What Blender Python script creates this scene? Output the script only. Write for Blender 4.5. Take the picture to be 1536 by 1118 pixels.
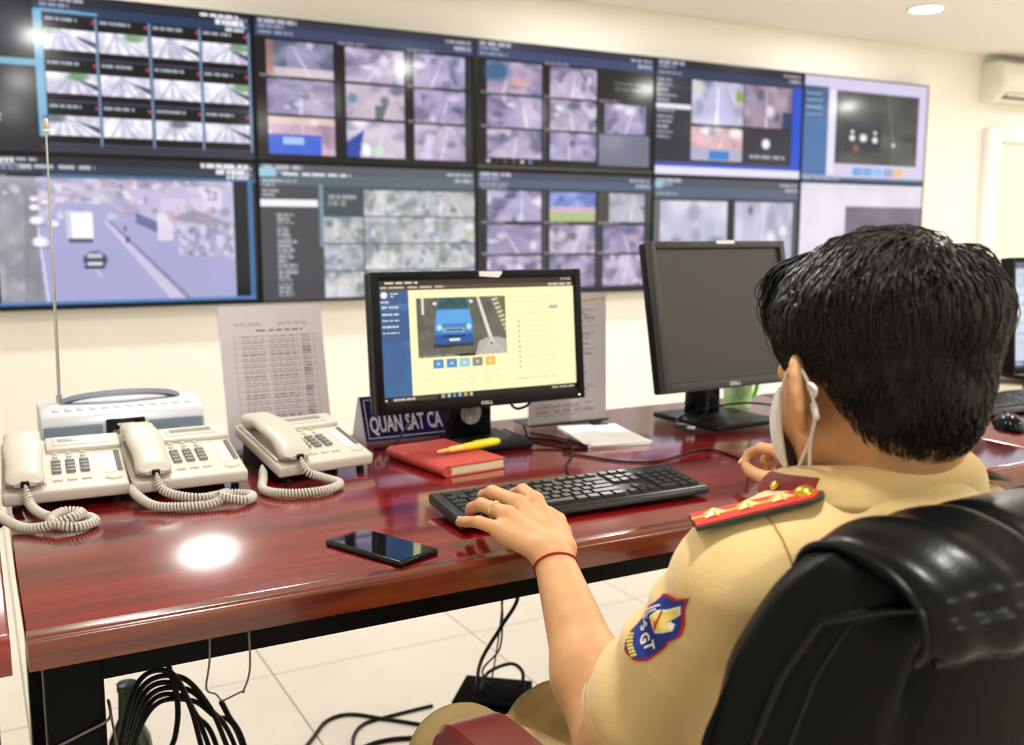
import bpy, bmesh, math, random
import numpy as np
from mathutils import Vector, Matrix, Quaternion
from mathutils.bvhtree import BVHTree

for _o in list(bpy.data.objects):
    bpy.data.objects.remove(_o)
SC = bpy.context.scene
COL = SC.collection
random.seed(7)
PI = math.pi

# ------------------------------------------------------------------ camera, world, exposure
cam_data = bpy.data.cameras.new('camera')
cam_data.sensor_fit = 'HORIZONTAL'
cam_data.sensor_width = 36.0
cam_data.lens = 36.0 * 1490.0 / 1536.0
cam_data.clip_start = 0.02
cam_data.dof.use_dof = True
cam_data.dof.focus_distance = 1.25
cam_data.dof.aperture_fstop = 5.2
cam = bpy.data.objects.new('camera', cam_data)
COL.objects.link(cam)
cam.location = (0, 0, 1.18)
cam.rotation_euler = (math.radians(90 - 7.8), 0, math.radians(-28.6))
SC.camera = cam

world = bpy.data.worlds.new('world')
SC.world = world
world.use_nodes = True
world.node_tree.nodes['Background'].inputs[0].default_value = (0.9, 0.95, 1.0, 1)
world.node_tree.nodes['Background'].inputs[1].default_value = 0.3

SC.view_settings.view_transform = 'Standard'
SC.view_settings.look = 'None'
SC.view_settings.gamma = 1.0
SC.view_settings.use_curve_mapping = False
SC.view_settings.exposure = 0.1
LAMP_WATTS = 21.5

# ------------------------------------------------------------------ helpers
def lin(c):
    out = []
    for v in c[:3]:
        v = v / 255.0
        out.append(v / 12.92 if v <= 0.04045 else ((v + 0.055) / 1.055) ** 2.4)
    return out

MATS = {}
def mat(name, col, rough=0.5, metal=0.0, coat=0.0, var=0.06, scale=25.0, bump=0.0, bscale=150.0,
        spec=0.5, stretch=None, emis=0.0, trans=0.0, sss=0.0, col2=None, coat_rough=0.08, ior=1.45, sheen=0.0, detail=3.0):
    if name in MATS:
        return MATS[name]
    m = bpy.data.materials.new(name)
    m.use_nodes = True
    nt = m.node_tree
    b = nt.nodes['Principled BSDF']
    c = lin(col)
    c2 = lin(col2) if col2 else [min(1, v * (1 + var)) for v in c]
    c1 = c if col2 else [v * (1 - var) for v in c]
    tc = nt.nodes.new('ShaderNodeTexCoord')
    src = tc.outputs['Object']
    if stretch:
        mp = nt.nodes.new('ShaderNodeMapping')
        mp.inputs['Scale'].default_value = stretch
        nt.links.new(src, mp.inputs['Vector'])
        src = mp.outputs['Vector']
    nz = nt.nodes.new('ShaderNodeTexNoise')
    nz.inputs['Scale'].default_value = scale
    nz.inputs['Detail'].default_value = detail
    nt.links.new(src, nz.inputs['Vector'])
    rp = nt.nodes.new('ShaderNodeValToRGB')
    rp.color_ramp.elements[0].position = 0.3
    rp.color_ramp.elements[1].position = 0.7
    rp.color_ramp.elements[0].color = (*c1, 1)
    rp.color_ramp.elements[1].color = (*c2, 1)
    nt.links.new(nz.outputs['Fac'], rp.inputs['Fac'])
    nt.links.new(rp.outputs['Color'], b.inputs['Base Color'])
    b.inputs['Roughness'].default_value = rough
    b.inputs['Metallic'].default_value = metal
    b.inputs['Coat Weight'].default_value = coat
    b.inputs['Coat Roughness'].default_value = coat_rough
    b.inputs['Specular IOR Level'].default_value = spec
    b.inputs['IOR'].default_value = ior
    b.inputs['Transmission Weight'].default_value = trans
    b.inputs['Subsurface Weight'].default_value = sss
    b.inputs['Sheen Weight'].default_value = sheen
    if sss:
        b.inputs['Subsurface Radius'].default_value = (0.012, 0.005, 0.003)
        b.inputs['Subsurface Scale'].default_value = 0.6
    if emis:
        nt.links.new(rp.outputs['Color'], b.inputs['Emission Color'])
        b.inputs['Emission Strength'].default_value = emis
    if bump:
        n2 = nt.nodes.new('ShaderNodeTexNoise')
        n2.inputs['Scale'].default_value = bscale
        n2.inputs['Detail'].default_value = 4
        nt.links.new(src, n2.inputs['Vector'])
        bp = nt.nodes.new('ShaderNodeBump')
        bp.inputs['Strength'].default_value = bump
        bp.inputs['Distance'].default_value = 0.004
        nt.links.new(n2.outputs['Fac'], bp.inputs['Height'])
        nt.links.new(bp.outputs['Normal'], b.inputs['Normal'])
    MATS[name] = m
    return m

def attr_mat(name, strength, rough=0.15, base=False, gloss=0.5):
    """flat print taken from the colour attribute 'print': a lit screen, or ink on paper"""
    m = bpy.data.materials.new(name)
    m.use_nodes = True
    nt = m.node_tree
    b = nt.nodes['Principled BSDF']
    a = nt.nodes.new('ShaderNodeAttribute')
    a.attribute_name = 'print'
    if base:
        nt.links.new(a.outputs['Color'], b.inputs['Base Color'])
    else:
        b.inputs['Base Color'].default_value = (0.004, 0.004, 0.005, 1)
        nt.links.new(a.outputs['Color'], b.inputs['Emission Color'])
        b.inputs['Emission Strength'].default_value = strength
    b.inputs['Roughness'].default_value = rough
    b.inputs['Specular IOR Level'].default_value = gloss
    return m

def thing(name, label, cat, loc=(0, 0, 0), rotz=0.0, group=None):
    o = bpy.data.objects.new(name, None)
    COL.objects.link(o)
    o.empty_display_size = 0.05
    o.location = loc
    o.rotation_euler = (0, 0, rotz)
    tag(o, label, cat, group)
    return o

def tag(o, label, cat, group=None):
    o['label'] = label
    o['category'] = cat
    if group:
        o['group'] = group
    return o

def link_mesh(name, me, m, parent=None, loc=None, rot=None, label=None):
    o = bpy.data.objects.new(name, me)
    COL.objects.link(o)
    if m is not None and len(me.materials) == 0:
        me.materials.append(m)
    if parent is not None:
        o.parent = parent
    if loc is not None:
        o.location = loc
    if rot is not None:
        o.rotation_euler = rot
    if label:
        o['label'] = label
    return o

def bm_mesh(name, bm, smooth=True, ang=35):
    me = bpy.data.meshes.new(name)
    bmesh.ops.recalc_face_normals(bm, faces=bm.faces[:])
    bm.to_mesh(me)
    bm.free()
    if smooth:
        me.polygons.foreach_set('use_smooth', [True] * len(me.polygons))
        me.set_sharp_from_angle(angle=math.radians(ang))
    return me

def obj(name, bm, m, parent=None, loc=None, rot=None, label=None, smooth=True, ang=35):
    return link_mesh(name, bm_mesh(name, bm, smooth, ang), m, parent, loc, rot, label)

def struct(o):
    o['kind'] = 'structure'
    return o

def arr_mesh(name, V, F, smooth=True):
    me = bpy.data.meshes.new(name)
    V = np.asarray(V, dtype=np.float32)
    F = np.asarray(F, dtype=np.int32)
    k = F.shape[1]
    me.vertices.add(len(V))
    me.vertices.foreach_set('co', V.ravel())
    me.loops.add(F.size)
    me.loops.foreach_set('vertex_index', F.ravel())
    me.polygons.add(len(F))
    me.polygons.foreach_set('loop_start', np.arange(len(F), dtype=np.int32) * k)
    me.polygons.foreach_set('loop_total', np.full(len(F), k, dtype=np.int32))
    me.update(calc_edges=True)
    me.validate()
    if smooth:
        me.polygons.foreach_set('use_smooth', [True] * len(me.polygons))
    return me

def box(bm, c, s, bevel=0.0, seg=2, M=None):
    r = bmesh.ops.create_cube(bm, size=1.0)
    vs = r['verts']
    for v in vs:
        v.co = Vector((v.co.x * s[0], v.co.y * s[1], v.co.z * s[2]))
    if bevel > 0:
        es = list({e for v in vs for e in v.link_edges})
        rb = bmesh.ops.bevel(bm, geom=es, offset=bevel, segments=seg, affect='EDGES', profile=0.5)
        vs = list({v for f in rb['faces'] for v in f.verts} | {v for v in vs if v.is_valid})
    mm = Matrix.Translation(Vector(c))
    if M is not None:
        mm = M @ mm
    bmesh.ops.transform(bm, matrix=mm, verts=vs)
    return vs

def cyl(bm, c, r, h, seg=24, r2=None, axis='Z', M=None, bevel=0.0):
    res = bmesh.ops.create_cone(bm, cap_ends=True, segments=seg, radius1=r, radius2=r if r2 is None else r2, depth=h)
    vs = res['verts']
    if bevel > 0:
        es = [e for e in {e for v in vs for e in v.link_edges} if abs(e.verts[0].co.z - e.verts[1].co.z) < 1e-6]
        rb = bmesh.ops.bevel(bm, geom=es, offset=bevel, segments=2, affect='EDGES', profile=0.5)
        vs = list({v for f in rb['faces'] for v in f.verts} | {v for v in vs if v.is_valid})
    mm = Matrix.Identity(4)
    if axis == 'Y':
        mm = Matrix.Rotation(PI / 2, 4, 'X')
    elif axis == 'X':
        mm = Matrix.Rotation(PI / 2, 4, 'Y')
    mm = Matrix.Translation(Vector(c)) @ mm
    if M is not None:
        mm = M @ mm
    bmesh.ops.transform(bm, matrix=mm, verts=vs)
    return vs

def prism(bm, outline, h0, h1, axis='Z', M=None):
    """closed outline (a,b) extruded between h0 and h1 along axis"""
    def p(a, b, h):
        if axis == 'Z':
            return Vector((a, b, h))
        if axis == 'X':
            return Vector((h, a, b))
        return Vector((a, h, b))
    lo = [bm.verts.new(p(a, b, h0)) for a, b in outline]
    hi = [bm.verts.new(p(a, b, h1)) for a, b in outline]
    n = len(outline)
    bm.faces.new(lo[::-1])
    bm.faces.new(hi)
    for i in range(n):
        bm.faces.new((lo[i], lo[(i + 1) % n], hi[(i + 1) % n], hi[i]))
    if M is not None:
        bmesh.ops.transform(bm, matrix=M, verts=lo + hi)
    return lo + hi

def spline(pts, n=8, closed=False):
    P = [Vector(p) for p in pts]
    out = []
    L = len(P)
    rng = range(L) if closed else range(L - 1)
    for i in rng:
        p0 = P[(i - 1) % L] if closed or i > 0 else P[0] * 2 - P[1]
        p1 = P[i]
        p2 = P[(i + 1) % L]
        p3 = P[(i + 2) % L] if closed or i + 2 < L else P[-1] * 2 - P[-2]
        for k in range(n):
            t = k / n
            out.append(0.5 * ((2 * p1) + (p2 - p0) * t + (2 * p0 - 5 * p1 + 4 * p2 - p3) * t * t + (3 * p1 - p0 - 3 * p2 + p3) * t ** 3))
    if not closed:
        out.append(P[-1])
    return out

def frames(pts, closed=False):
    n = len(pts)
    T = []
    for i in range(n):
        a = pts[(i - 1) % n] if closed or i > 0 else pts[i]
        b = pts[(i + 1) % n] if closed or i < n - 1 else pts[i]
        d = (b - a)
        T.append(d.normalized() if d.length > 1e-9 else Vector((0, 0, 1)))
    ref = Vector((0, 0, 1)) if abs(T[0].z) < 0.9 else Vector((1, 0, 0))
    N = [(ref - T[0] * ref.dot(T[0])).normalized()]
    for i in range(1, n):
        v = N[-1] - T[i] * N[-1].dot(T[i])
        N.append(v.normalized() if v.length > 1e-6 else N[-1])
    return T, N

def tube(bm, pts, r, seg=8, closed=False, section=None):
    """sweep a circle (or an (a,b) section along normal/binormal) along pts"""
    pts = [Vector(p) for p in pts]
    T, N = frames(pts, closed)
    rings = []
    for i, p in enumerate(pts):
        B = T[i].cross(N[i])
        rr = r[i] if isinstance(r, (list, tuple)) else r
        if section:
            rings.append([bm.verts.new(p + N[i] * a * rr + B * b * rr) for a, b in section])
        else:
            rings.append([bm.verts.new(p + (N[i] * math.cos(2 * PI * k / seg) + B * math.sin(2 * PI * k / seg)) * rr) for k in range(seg)])
    m = len(rings[0])
    L = len(rings)
    for i in range(L if closed else L - 1):
        a, b = rings[i], rings[(i + 1) % L]
        for k in range(m):
            bm.faces.new((a[k], a[(k + 1) % m], b[(k + 1) % m], b[k]))
    if not closed:
        bm.faces.new(rings[0][::-1])
        bm.faces.new(rings[-1])

def lathe(bm, prof, seg=32, c=(0, 0, 0), M=None):
    rings = []
    for r, z in prof:
        rings.append([bm.verts.new(Vector((c[0] + r * math.cos(2 * PI * k / seg), c[1] + r * math.sin(2 * PI * k / seg), c[2] + z))) for k in range(seg)])
    for a, b in zip(rings, rings[1:]):
        for k in range(seg):
            bm.faces.new((a[k], a[(k + 1) % seg], b[(k + 1) % seg], b[k]))
    if prof[0][0] > 1e-5:
        bm.faces.new(rings[0][::-1])
    if prof[-1][0] > 1e-5:
        bm.faces.new(rings[-1])
    if M is not None:
        bmesh.ops.transform(bm, matrix=M, verts=[v for r in rings for v in r])

def NB():
    return bmesh.new()

def text_geo(s, size=1.0, extrude=0.0, bold=0.0, align='LEFT'):
    cu = bpy.data.curves.new('txt', 'FONT')
    cu.body = s
    cu.size = size
    cu.extrude = extrude
    cu.offset = bold
    cu.resolution_u = 2
    cu.align_x = align
    o = bpy.data.objects.new('txt', cu)
    COL.objects.link(o)
    bpy.context.view_layer.update()
    me = bpy.data.meshes.new_from_object(o.evaluated_get(bpy.context.evaluated_depsgraph_get()))
    bpy.data.objects.remove(o)
    bpy.data.curves.remove(cu)
    return me

def text_obj(name, s, size, m, parent, loc, rot, extrude=0.0005, bold=0.0, align='LEFT', sx=1.0):
    me = text_geo(s, size, extrude, bold, align)
    if sx != 1.0:
        for v in me.vertices:
            v.co.x *= sx
    me.name = name
    me.materials.clear()
    return link_mesh(name, me, m, parent, loc, rot)

# ------------------------------------------------------------------ flat-print painter (screens, paper)
def vnoise(w, h, sx, sy, rs):
    g = rs.rand(sy + 2, sx + 2)
    xs = np.linspace(0, sx, w)
    ys = np.linspace(0, sy, h)
    x0 = xs.astype(int); y0 = ys.astype(int)
    fx = xs - x0; fy = ys - y0
    fx = fx * fx * (3 - 2 * fx); fy = fy * fy * (3 - 2 * fy)
    a = g[np.ix_(y0, x0)]; b = g[np.ix_(y0, x0 + 1)]
    c = g[np.ix_(y0 + 1, x0)]; d = g[np.ix_(y0 + 1, x0 + 1)]
    return (a * (1 - fx) + b * fx) * (1 - fy)[:, None] + (c * (1 - fx) + d * fx) * fy[:, None]

class Cv:
    def __init__(s, w, h, bg, seed=1):
        s.w, s.h = w, h
        s.a = np.empty((h, w, 3))
        s.a[:] = bg
        s.rs = np.random.RandomState(seed)
        s.X, s.Y = np.meshgrid((np.arange(w) + 0.5) / w, (np.arange(h) + 0.5) / h)
    def ix(s, x0, y0, x1, y1):
        a = max(0, int(round(x0 * s.w))); b = min(s.w, max(a + 1, int(round(x1 * s.w))))
        c = max(0, int(round(y0 * s.h))); d = min(s.h, max(c + 1, int(round(y1 * s.h))))
        return a, c, b, d
    def rect(s, x0, y0, x1, y1, col, al=1.0):
        a, c, b, d = s.ix(x0, y0, x1, y1)
        s.a[c:d, a:b] = s.a[c:d, a:b] * (1 - al) + np.array(col) * al
    def poly(s, pts, col, al=1.0):
        ins = np.zeros((s.h, s.w), bool)
        n = len(pts)
        for i in range(n):
            x0, y0 = pts[i]; x1, y1 = pts[(i + 1) % n]
            if y0 == y1:
                continue
            cnd = ((y0 > s.Y) != (y1 > s.Y)) & (s.X < (x1 - x0) * (s.Y - y0) / (y1 - y0) + x0)
            ins ^= cnd
        s.a[ins] = s.a[ins] * (1 - al) + np.array(col) * al
    def blob(s, x, y, rx, ry, col, al=1.0, soft=0.5):
        d = np.sqrt(((s.X - x) / rx) ** 2 + ((s.Y - y) / ry) ** 2)
        m = np.clip((1 - d) / soft, 0, 1)[:, :, None] * al
        s.a = s.a * (1 - m) + np.array(col) * m
    def words(s, x0, y0, x1, h, col, al=1.0, gap=0.25):
        x = x0
        while x < x1:
            L = (0.4 + s.rs.rand()) * 0.05 * max(0.4, (x1 - x0) * 4)
            s.rect(x, y0, min(x1, x + L), y0 + h, col, al)
            x += L * (1 + gap)
    def fill_noise(s, x0, y0, x1, y1, sx, sy, c0, c1, al=1.0):
        a, c, b, d = s.ix(x0, y0, x1, y1)
        n = (0.6 * vnoise(b - a, d - c, sx, sy, s.rs) + 0.4 * vnoise(b - a, d - c, sx * 2, sy * 2, s.rs))[:, :, None]
        n = np.clip((n - 0.25) * 2, 0, 1)
        t = np.array(c0) * (1 - n) + np.array(c1) * n
        s.a[c:d, a:b] = s.a[c:d, a:b] * (1 - al) + t * al
    def street(s, x0, y0, x1, y1, tint, dark, n=5, cols=None):
        """one blurred traffic-camera tile"""
        rs = s.rs
        keep = s.a.copy()
        s.fill_noise(x0, y0, x1, y1, 4, 3, dark, tint)
        w, h = x1 - x0, y1 - y0
        vx = x0 + w * (0.25 + 0.5 * rs.rand()); vy = y0 + h * (0.0 + 0.25 * rs.rand())
        l = x0 + w * (rs.rand() * 0.5 - 0.2); r = x0 + w * (0.7 + rs.rand() * 0.5)
        road = np.array(tint) * (0.88 + 0.2 * rs.rand())
        s.poly([(vx - w * .06, vy), (vx + w * .08, vy), (r, y1), (l, y1)], np.clip(road, 0, 1), 0.65)
        s.poly([(vx, vy), (vx + .01 * w, vy), ((l + r) / 2 + .04 * w, y1), ((l + r) / 2 - .02 * w, y1)], (0.95, 0.93, 0.97), 0.5)
        pal = cols or [(0.95, 0.93, 0.97), (0.35, 0.4, 0.55), (0.78, 0.66, 0.72), (0.3, 0.33, 0.42), (0.58, 0.58, 0.68), (0.85, 0.82, 0.92)]
        for _ in range(n):
            c = pal[rs.randint(len(pal))]
            s.blob(x0 + w * rs.rand(), y0 + h * rs.rand(), w * (.05 + .14 * rs.rand()), h * (.07 + .16 * rs.rand()), c, 0.75, 0.6)
        a, c, b, d = s.ix(x0, y0, x1, y1)
        new = s.a[c:d, a:b].copy()
        s.a = keep
        s.a[c:d, a:b] = new
    def mesh(s, name, W, H):
        """flat sheet W x H in the local XZ plane, facing -Y, centred"""
        w, h = s.w, s.h
        xs = np.linspace(-W / 2, W / 2, w); zs = np.linspace(H / 2, -H / 2, h)
        X, Z = np.meshgrid(xs, zs)
        V = np.stack([X.ravel(), np.zeros(w * h), Z.ravel()], 1)
        I = np.arange(w * h).reshape(h, w)
        F = np.stack([I[:-1, :-1], I[1:, :-1], I[1:, 1:], I[:-1, 1:]], -1).reshape(-1, 4)
        me = arr_mesh(name, V, F)
        at = me.color_attributes.new('print', 'FLOAT_COLOR', 'POINT')
        c = np.clip(s.a.reshape(-1, 3), 0, 1)
        c = np.where(c <= 0.04045, c / 12.92, ((c + 0.055) / 1.055) ** 2.4)
        at.data.foreach_set('color', np.concatenate([c, np.ones((w * h, 1))], 1).astype(np.float32).ravel())
        return me

def C3(r, g, b):
    return (r / 255.0, g / 255.0, b / 255.0)

# ------------------------------------------------------------------ materials
M_wall = mat('painted_wall', (239, 235, 226), rough=0.85, var=0.015, scale=3, bump=0.03, bscale=90)
M_ceil = mat('painted_ceiling', (231, 228, 219), rough=0.9, var=0.01, scale=2)
M_tile = mat('floor_tile_glaze', (226, 219, 204), rough=0.22, var=0.03, scale=6)
M_grout = mat('floor_grout', (205, 200, 188), rough=0.9, var=0.05)
M_black = mat('black_plastic', (13, 13, 14), rough=0.42, var=0.1, bump=0.05, bscale=600, spec=0.2)
M_gloss = mat('black_gloss_plastic', (7, 7, 8), rough=0.15, var=0.05, spec=0.3)
M_metal = mat('black_steel', (7, 7, 8), rough=0.45, var=0.1, spec=0.12)
M_white = mat('white_plastic', (238, 234, 222), rough=0.4, var=0.02)
M_paper = mat('white_paper', (238, 238, 238), rough=0.8, var=0.02)
M_screen = attr_mat('lit_wall_screen', 1.05, rough=0.12, gloss=0.28)
M_mon = attr_mat('lit_monitor_screen', 1.0, rough=0.3, gloss=0.3)
M_print = attr_mat('printed_sheet', 0, rough=0.8, base=True)
# ================================================================== THE ROOM
RX0, RX1, RY0, RY1, RZ = -1.742, 9.058, -2.84, 5.09, 2.53
bm = NB(); box(bm, ((RX0 + RX1) / 2, (RY0 + RY1) / 2, -0.06), (RX1 - RX0 + 0.2, RY1 - RY0 + 0.2, 0.10))
floor = struct(obj('floor', bm, M_grout))
bm = NB(); box(bm, (0, 0, 0), (0.597, 0.597, 0.012), 0.0012, 1)
tile_me = bm_mesh('tile', bm)
tile_me.materials.append(M_tile)
for i in range(18):
    for j in range(14):
        o = bpy.data.objects.new('tile', tile_me)
        COL.objects.link(o)
        o.parent = floor
        if j == 13:
            o.scale = (1, 0.127 / 0.597, 1)
            o.location = (RX0 + 0.3 + i * 0.6, RY0 + 13 * 0.6 + 0.065, -0.006)
        else:
            o.location = (RX0 + 0.3 + i * 0.6, RY0 + 0.3 + j * 0.6, -0.006)
bm = NB(); box(bm, ((RX0 + RX1) / 2, (RY0 + RY1) / 2, RZ + 0.05), (RX1 - RX0 + 0.2, RY1 - RY0 + 0.2, 0.10))
struct(obj('ceiling', bm, M_ceil))
bm = NB(); box(bm, ((RX0 + RX1) / 2, RY1 + 0.05, RZ / 2), (RX1 - RX0 + 0.2, 0.1, RZ))
struct(obj('wall_back', bm, M_wall))
bm = NB(); box(bm, ((RX0 + RX1) / 2, RY0 - 0.05, RZ / 2), (RX1 - RX0 + 0.2, 0.1, RZ))
struct(obj('wall_front', bm, M_wall))
bm = NB(); box(bm, (RX0 - 0.05, (RY0 + RY1) / 2, RZ / 2), (0.1, RY1 - RY0, RZ))
struct(obj('wall_left', bm, M_wall))
bm = NB(); box(bm, (RX1 + 0.05, (RY0 + RY1) / 2, RZ / 2), (0.1, RY1 - RY0, RZ))
struct(obj('wall_right', bm, M_wall))

# door with a frosted pane at the right end of the screen wall
door = bpy.data.objects.new('door_1', None); COL.objects.link(door); struct(door)
door.location = (6.87 + 0.47, RY1, 0)
M_frame = mat('white_door_frame', (236, 234, 232), rough=0.45, var=0.02)
bm = NB()
for sx in (-1, 1):
    box(bm, (sx * 0.40, -0.03, 1.0), (0.14, 0.06, 2.0), 0.006)
box(bm, (0, -0.03, 1.95), (0.659, 0.058, 0.098), 0.006)
obj('frame', bm, M_frame, door)
bm = NB(); box(bm, (0, -0.03, 0.09), (0.658, 0.045, 0.18), 0.004); box(bm, (0, -0.03, 0.98), (0.658, 0.045, 0.07), 0.004)
obj('rail', bm, M_frame, door)
bm = NB(); box(bm, (0, -0.02, 1.045), (0.656, 0.012, 1.71))
obj('pane', bm, mat('frosted_pane', (226, 230, 205), rough=0.5, var=0.04, scale=2), door, label='pale green frosted glass pane')

# ------------------------------------------------------------------ ceiling downlights
M_lamp = mat('lamp_diffuser', (255, 250, 240), rough=0.4, var=0.0, emis=14.0)
M_rim = mat('lamp_rim', (245, 244, 240), rough=0.4, var=0.01)
rim = NB(); lathe(rim, [(0.086, 0.0), (0.108, 0.0), (0.112, -0.006), (0.104, -0.012), (0.088, -0.010), (0.086, 0.0)], 32)
rim_me = bm_mesh('rim', rim); rim_me.materials.append(M_rim)
dif = NB(); cyl(dif, (0, 0, -0.004), 0.086, 0.006, 32)
dif_me = bm_mesh('diffuser', dif); dif_me.materials.append(M_lamp)
lamp_data = bpy.data.lights.new('downlight', 'AREA')
lamp_data.shape = 'DISK'
lamp_data.size = 0.17
lamp_data.energy = LAMP_WATTS
lamp_data.color = (1.0, 0.972, 0.93)
for j, y in enumerate((4.23, 2.4, 0.25, -1.9)):
    for i, x in enumerate((0.5, 3.15, 5.55, 8.1)):
        if (i, j) == (2, 0):
            x = 5.12
            lb, gp = 'small round recessed ceiling light glowing above the rightmost screens', None
        else:
            lb, gp = 'round recessed ceiling light outside the picture', 'ceiling lights seen only as reflections'
        t = thing('ceiling_light', lb, 'light', (x, y, RZ), 0, gp)
        link_mesh('rim', rim_me, None, t)
        link_mesh('diffuser', dif_me, None, t)
        lo = bpy.data.objects.new('lamp', lamp_data)
        COL.objects.link(lo)
        lo.parent = t
        lo.location = (0, 0, -0.016)

# ------------------------------------------------------------------ air conditioner
ac = thing('air_conditioner', 'cream wall-mounted air conditioner high beside the last screen', 'air conditioner', (6.80 + 0.42, RY1, 2.187))
M_ac = mat('air_conditioner_shell', (232, 228, 212), rough=0.4, var=0.02)
bm = NB()
prism(bm, [(0, 0.0), (-0.12, 0.0), (-0.165, 0.045), (-0.195, 0.075), (-0.20, 0.20), (-0.18, 0.27), (-0.14, 0.285), (0, 0.285)], -0.42, 0.42, 'X')
bmesh.ops.bevel(bm, geom=bm.edges[:], offset=0.006, segments=2, affect='EDGES', profile=0.5)
obj('housing', bm, M_ac, ac)
bm = NB(); box(bm, (0, -0.152, 0.020), (0.70, 0.05, 0.016), 0.003, M=None)
obj('outlet', bm, mat('dark_outlet', (48, 46, 42), rough=0.6), ac, loc=(0, 0, 0))
bm = NB(); box(bm, (0, 0, 0), (0.70, 0.06, 0.006), 0.002)
obj('flap', bm, M_ac, ac, loc=(0, -0.168, 0.026), rot=(math.radians(-40), 0, 0))
bm = NB(); box(bm, (0, -0.199, 0.15), (0.80, 0.008, 0.115), 0.003)
obj('front_panel', bm, M_ac, ac)

# ------------------------------------------------------------------ video wall
SX0, SPX, SZT, SPZ, SY = 0.08, 1.2095, 2.25, 0.7025, 5.0
NAVY = C3(34, 42, 62); INK = C3(18, 20, 26); LAV = C3(186, 178, 210); PALE = C3(222, 216, 232); CYAN = C3(120, 170, 200)
W_, H_ = 168, 98
LAVS = [LAV, C3(170, 160, 196), C3(196, 182, 206), C3(206, 196, 214)]
def head(c, col, col2, h=.13, x0=0.0):
    c.rect(x0, 0, 1, h * .55, col)
    c.rect(x0, h * .5, 1, h, col2)
    c.words(x0 + .02, .015, x0 + .18, .022, C3(200, 200, 215), .8)
    c.words(x0 + .02, .05, x0 + .12, .022, C3(170, 170, 200), .8)
    c.words(x0 + .02, h - .035, x0 + .16, .018, C3(190, 195, 210), .6)
    c.words(.86, .03, .985, .025, C3(215, 215, 225), .7)
    c.words(.90, .075, .985, .022, C3(205, 205, 220), .7)
def screen_00():
    c = Cv(W_ * 2, H_ * 2, INK, 3)
    c.rect(0, 0, .205, 1, C3(28, 30, 40))
    c.fill_noise(0, .05, .2, .42, 2, 2, C3(24, 26, 34), C3(60, 62, 74))  # paler blotches: ceiling-light reflections painted into the menu strip
    c.rect(0, .415, .2, .455, C3(112, 170, 196))
    for k in range(11):
        c.words(.0, .475 + k * .032, .03 + .05 * c.rs.rand(), .016, C3(200, 205, 215), .8)
    head(c, C3(26, 32, 48), C3(34, 56, 88), .12, .2)
    c.words(.80, .015, .95, .02, C3(230, 230, 235)); c.words(.86, .05, .97, .03, C3(240, 240, 245)); c.words(.9, .1, .97, .02, C3(220, 220, 230))
    c.rect(.195, .1, .225, .90, C3(120, 176, 206)); c.rect(.2, .09, .42, .105, C3(110, 165, 200))
    for r in range(3):
        v0 = .125 + r * .275
        for q in range(4):
            u0 = .225 + q * .192
            c.rect(u0, v0, u0 + .186, v0 + .27, C3(10, 10, 14))
            c.words(u0 + .01, v0 + .012, u0 + .12, .022, C3(190, 205, 215), .8)
            c.rect(u0 + .17, v0 + .02, u0 + .18, v0 + .04, C3(190, 60, 80))
            i0, i1 = v0 + .085, v0 + .215
            c.fill_noise(u0 + .004, i0, u0 + .182, i1, 5, 2, C3(196, 194, 214), C3(250, 250, 255))
            f = c.rs.rand()
            vx = u0 + .05 + .08 * f
            for n in range(4):
                xa = u0 + .02 + .045 * n
                c.poly([(vx, i0), (vx + .006, i0), (xa + .02, i1), (xa, i1)], C3(150, 150, 180), .45)
            if c.rs.rand() < .7:
                c.blob(u0 + .18 * c.rs.rand(), i0 + .02, .05, .035, C3(96, 140, 90) if r < 2 else C3(80, 90, 110), .8)
            if c.rs.rand() < .5:
                c.poly([(u0 + .1, i0 + .03), (u0 + .182, i0 + .07), (u0 + .182, i0 + .11)], C3(40, 46, 66), .8)
            c.rect(u0, i1, u0 + .186, i1 + .05, C3(8, 8, 12))
            c.rect(u0 + .184, v0, u0 + .192, v0 + .275, C3(110, 140, 175))
        c.rect(.225, v0 + .262, .99, v0 + .270, C3(86, 92, 130))
    c.rect(.2, .95, 1, 1, C3(52, 50, 66))
    return c
def grid_screen(seed, hc, hc2, us, vs, bg, paint):
    c = Cv(W_, H_, bg, seed)
    head(c, hc, hc2, .13)
    for j, (v0, v1) in enumerate(vs):
        for i, (u0, u1) in enumerate(us):
            if paint(c, i, j, u0, v0, u1, v1):
                continue
            c.street(u0, v0, u1, v1, LAVS[(i * 2 + j) % 4], C3(112, 104, 136), 6)
            c.words(u0 - .03, v0 - .028, u0 + .1, .018, C3(190, 180, 190), .6)
            c.rect(u1 + .015, v0, u1 + .022, v1, C3(90, 90, 98), .7)
    return c
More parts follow.
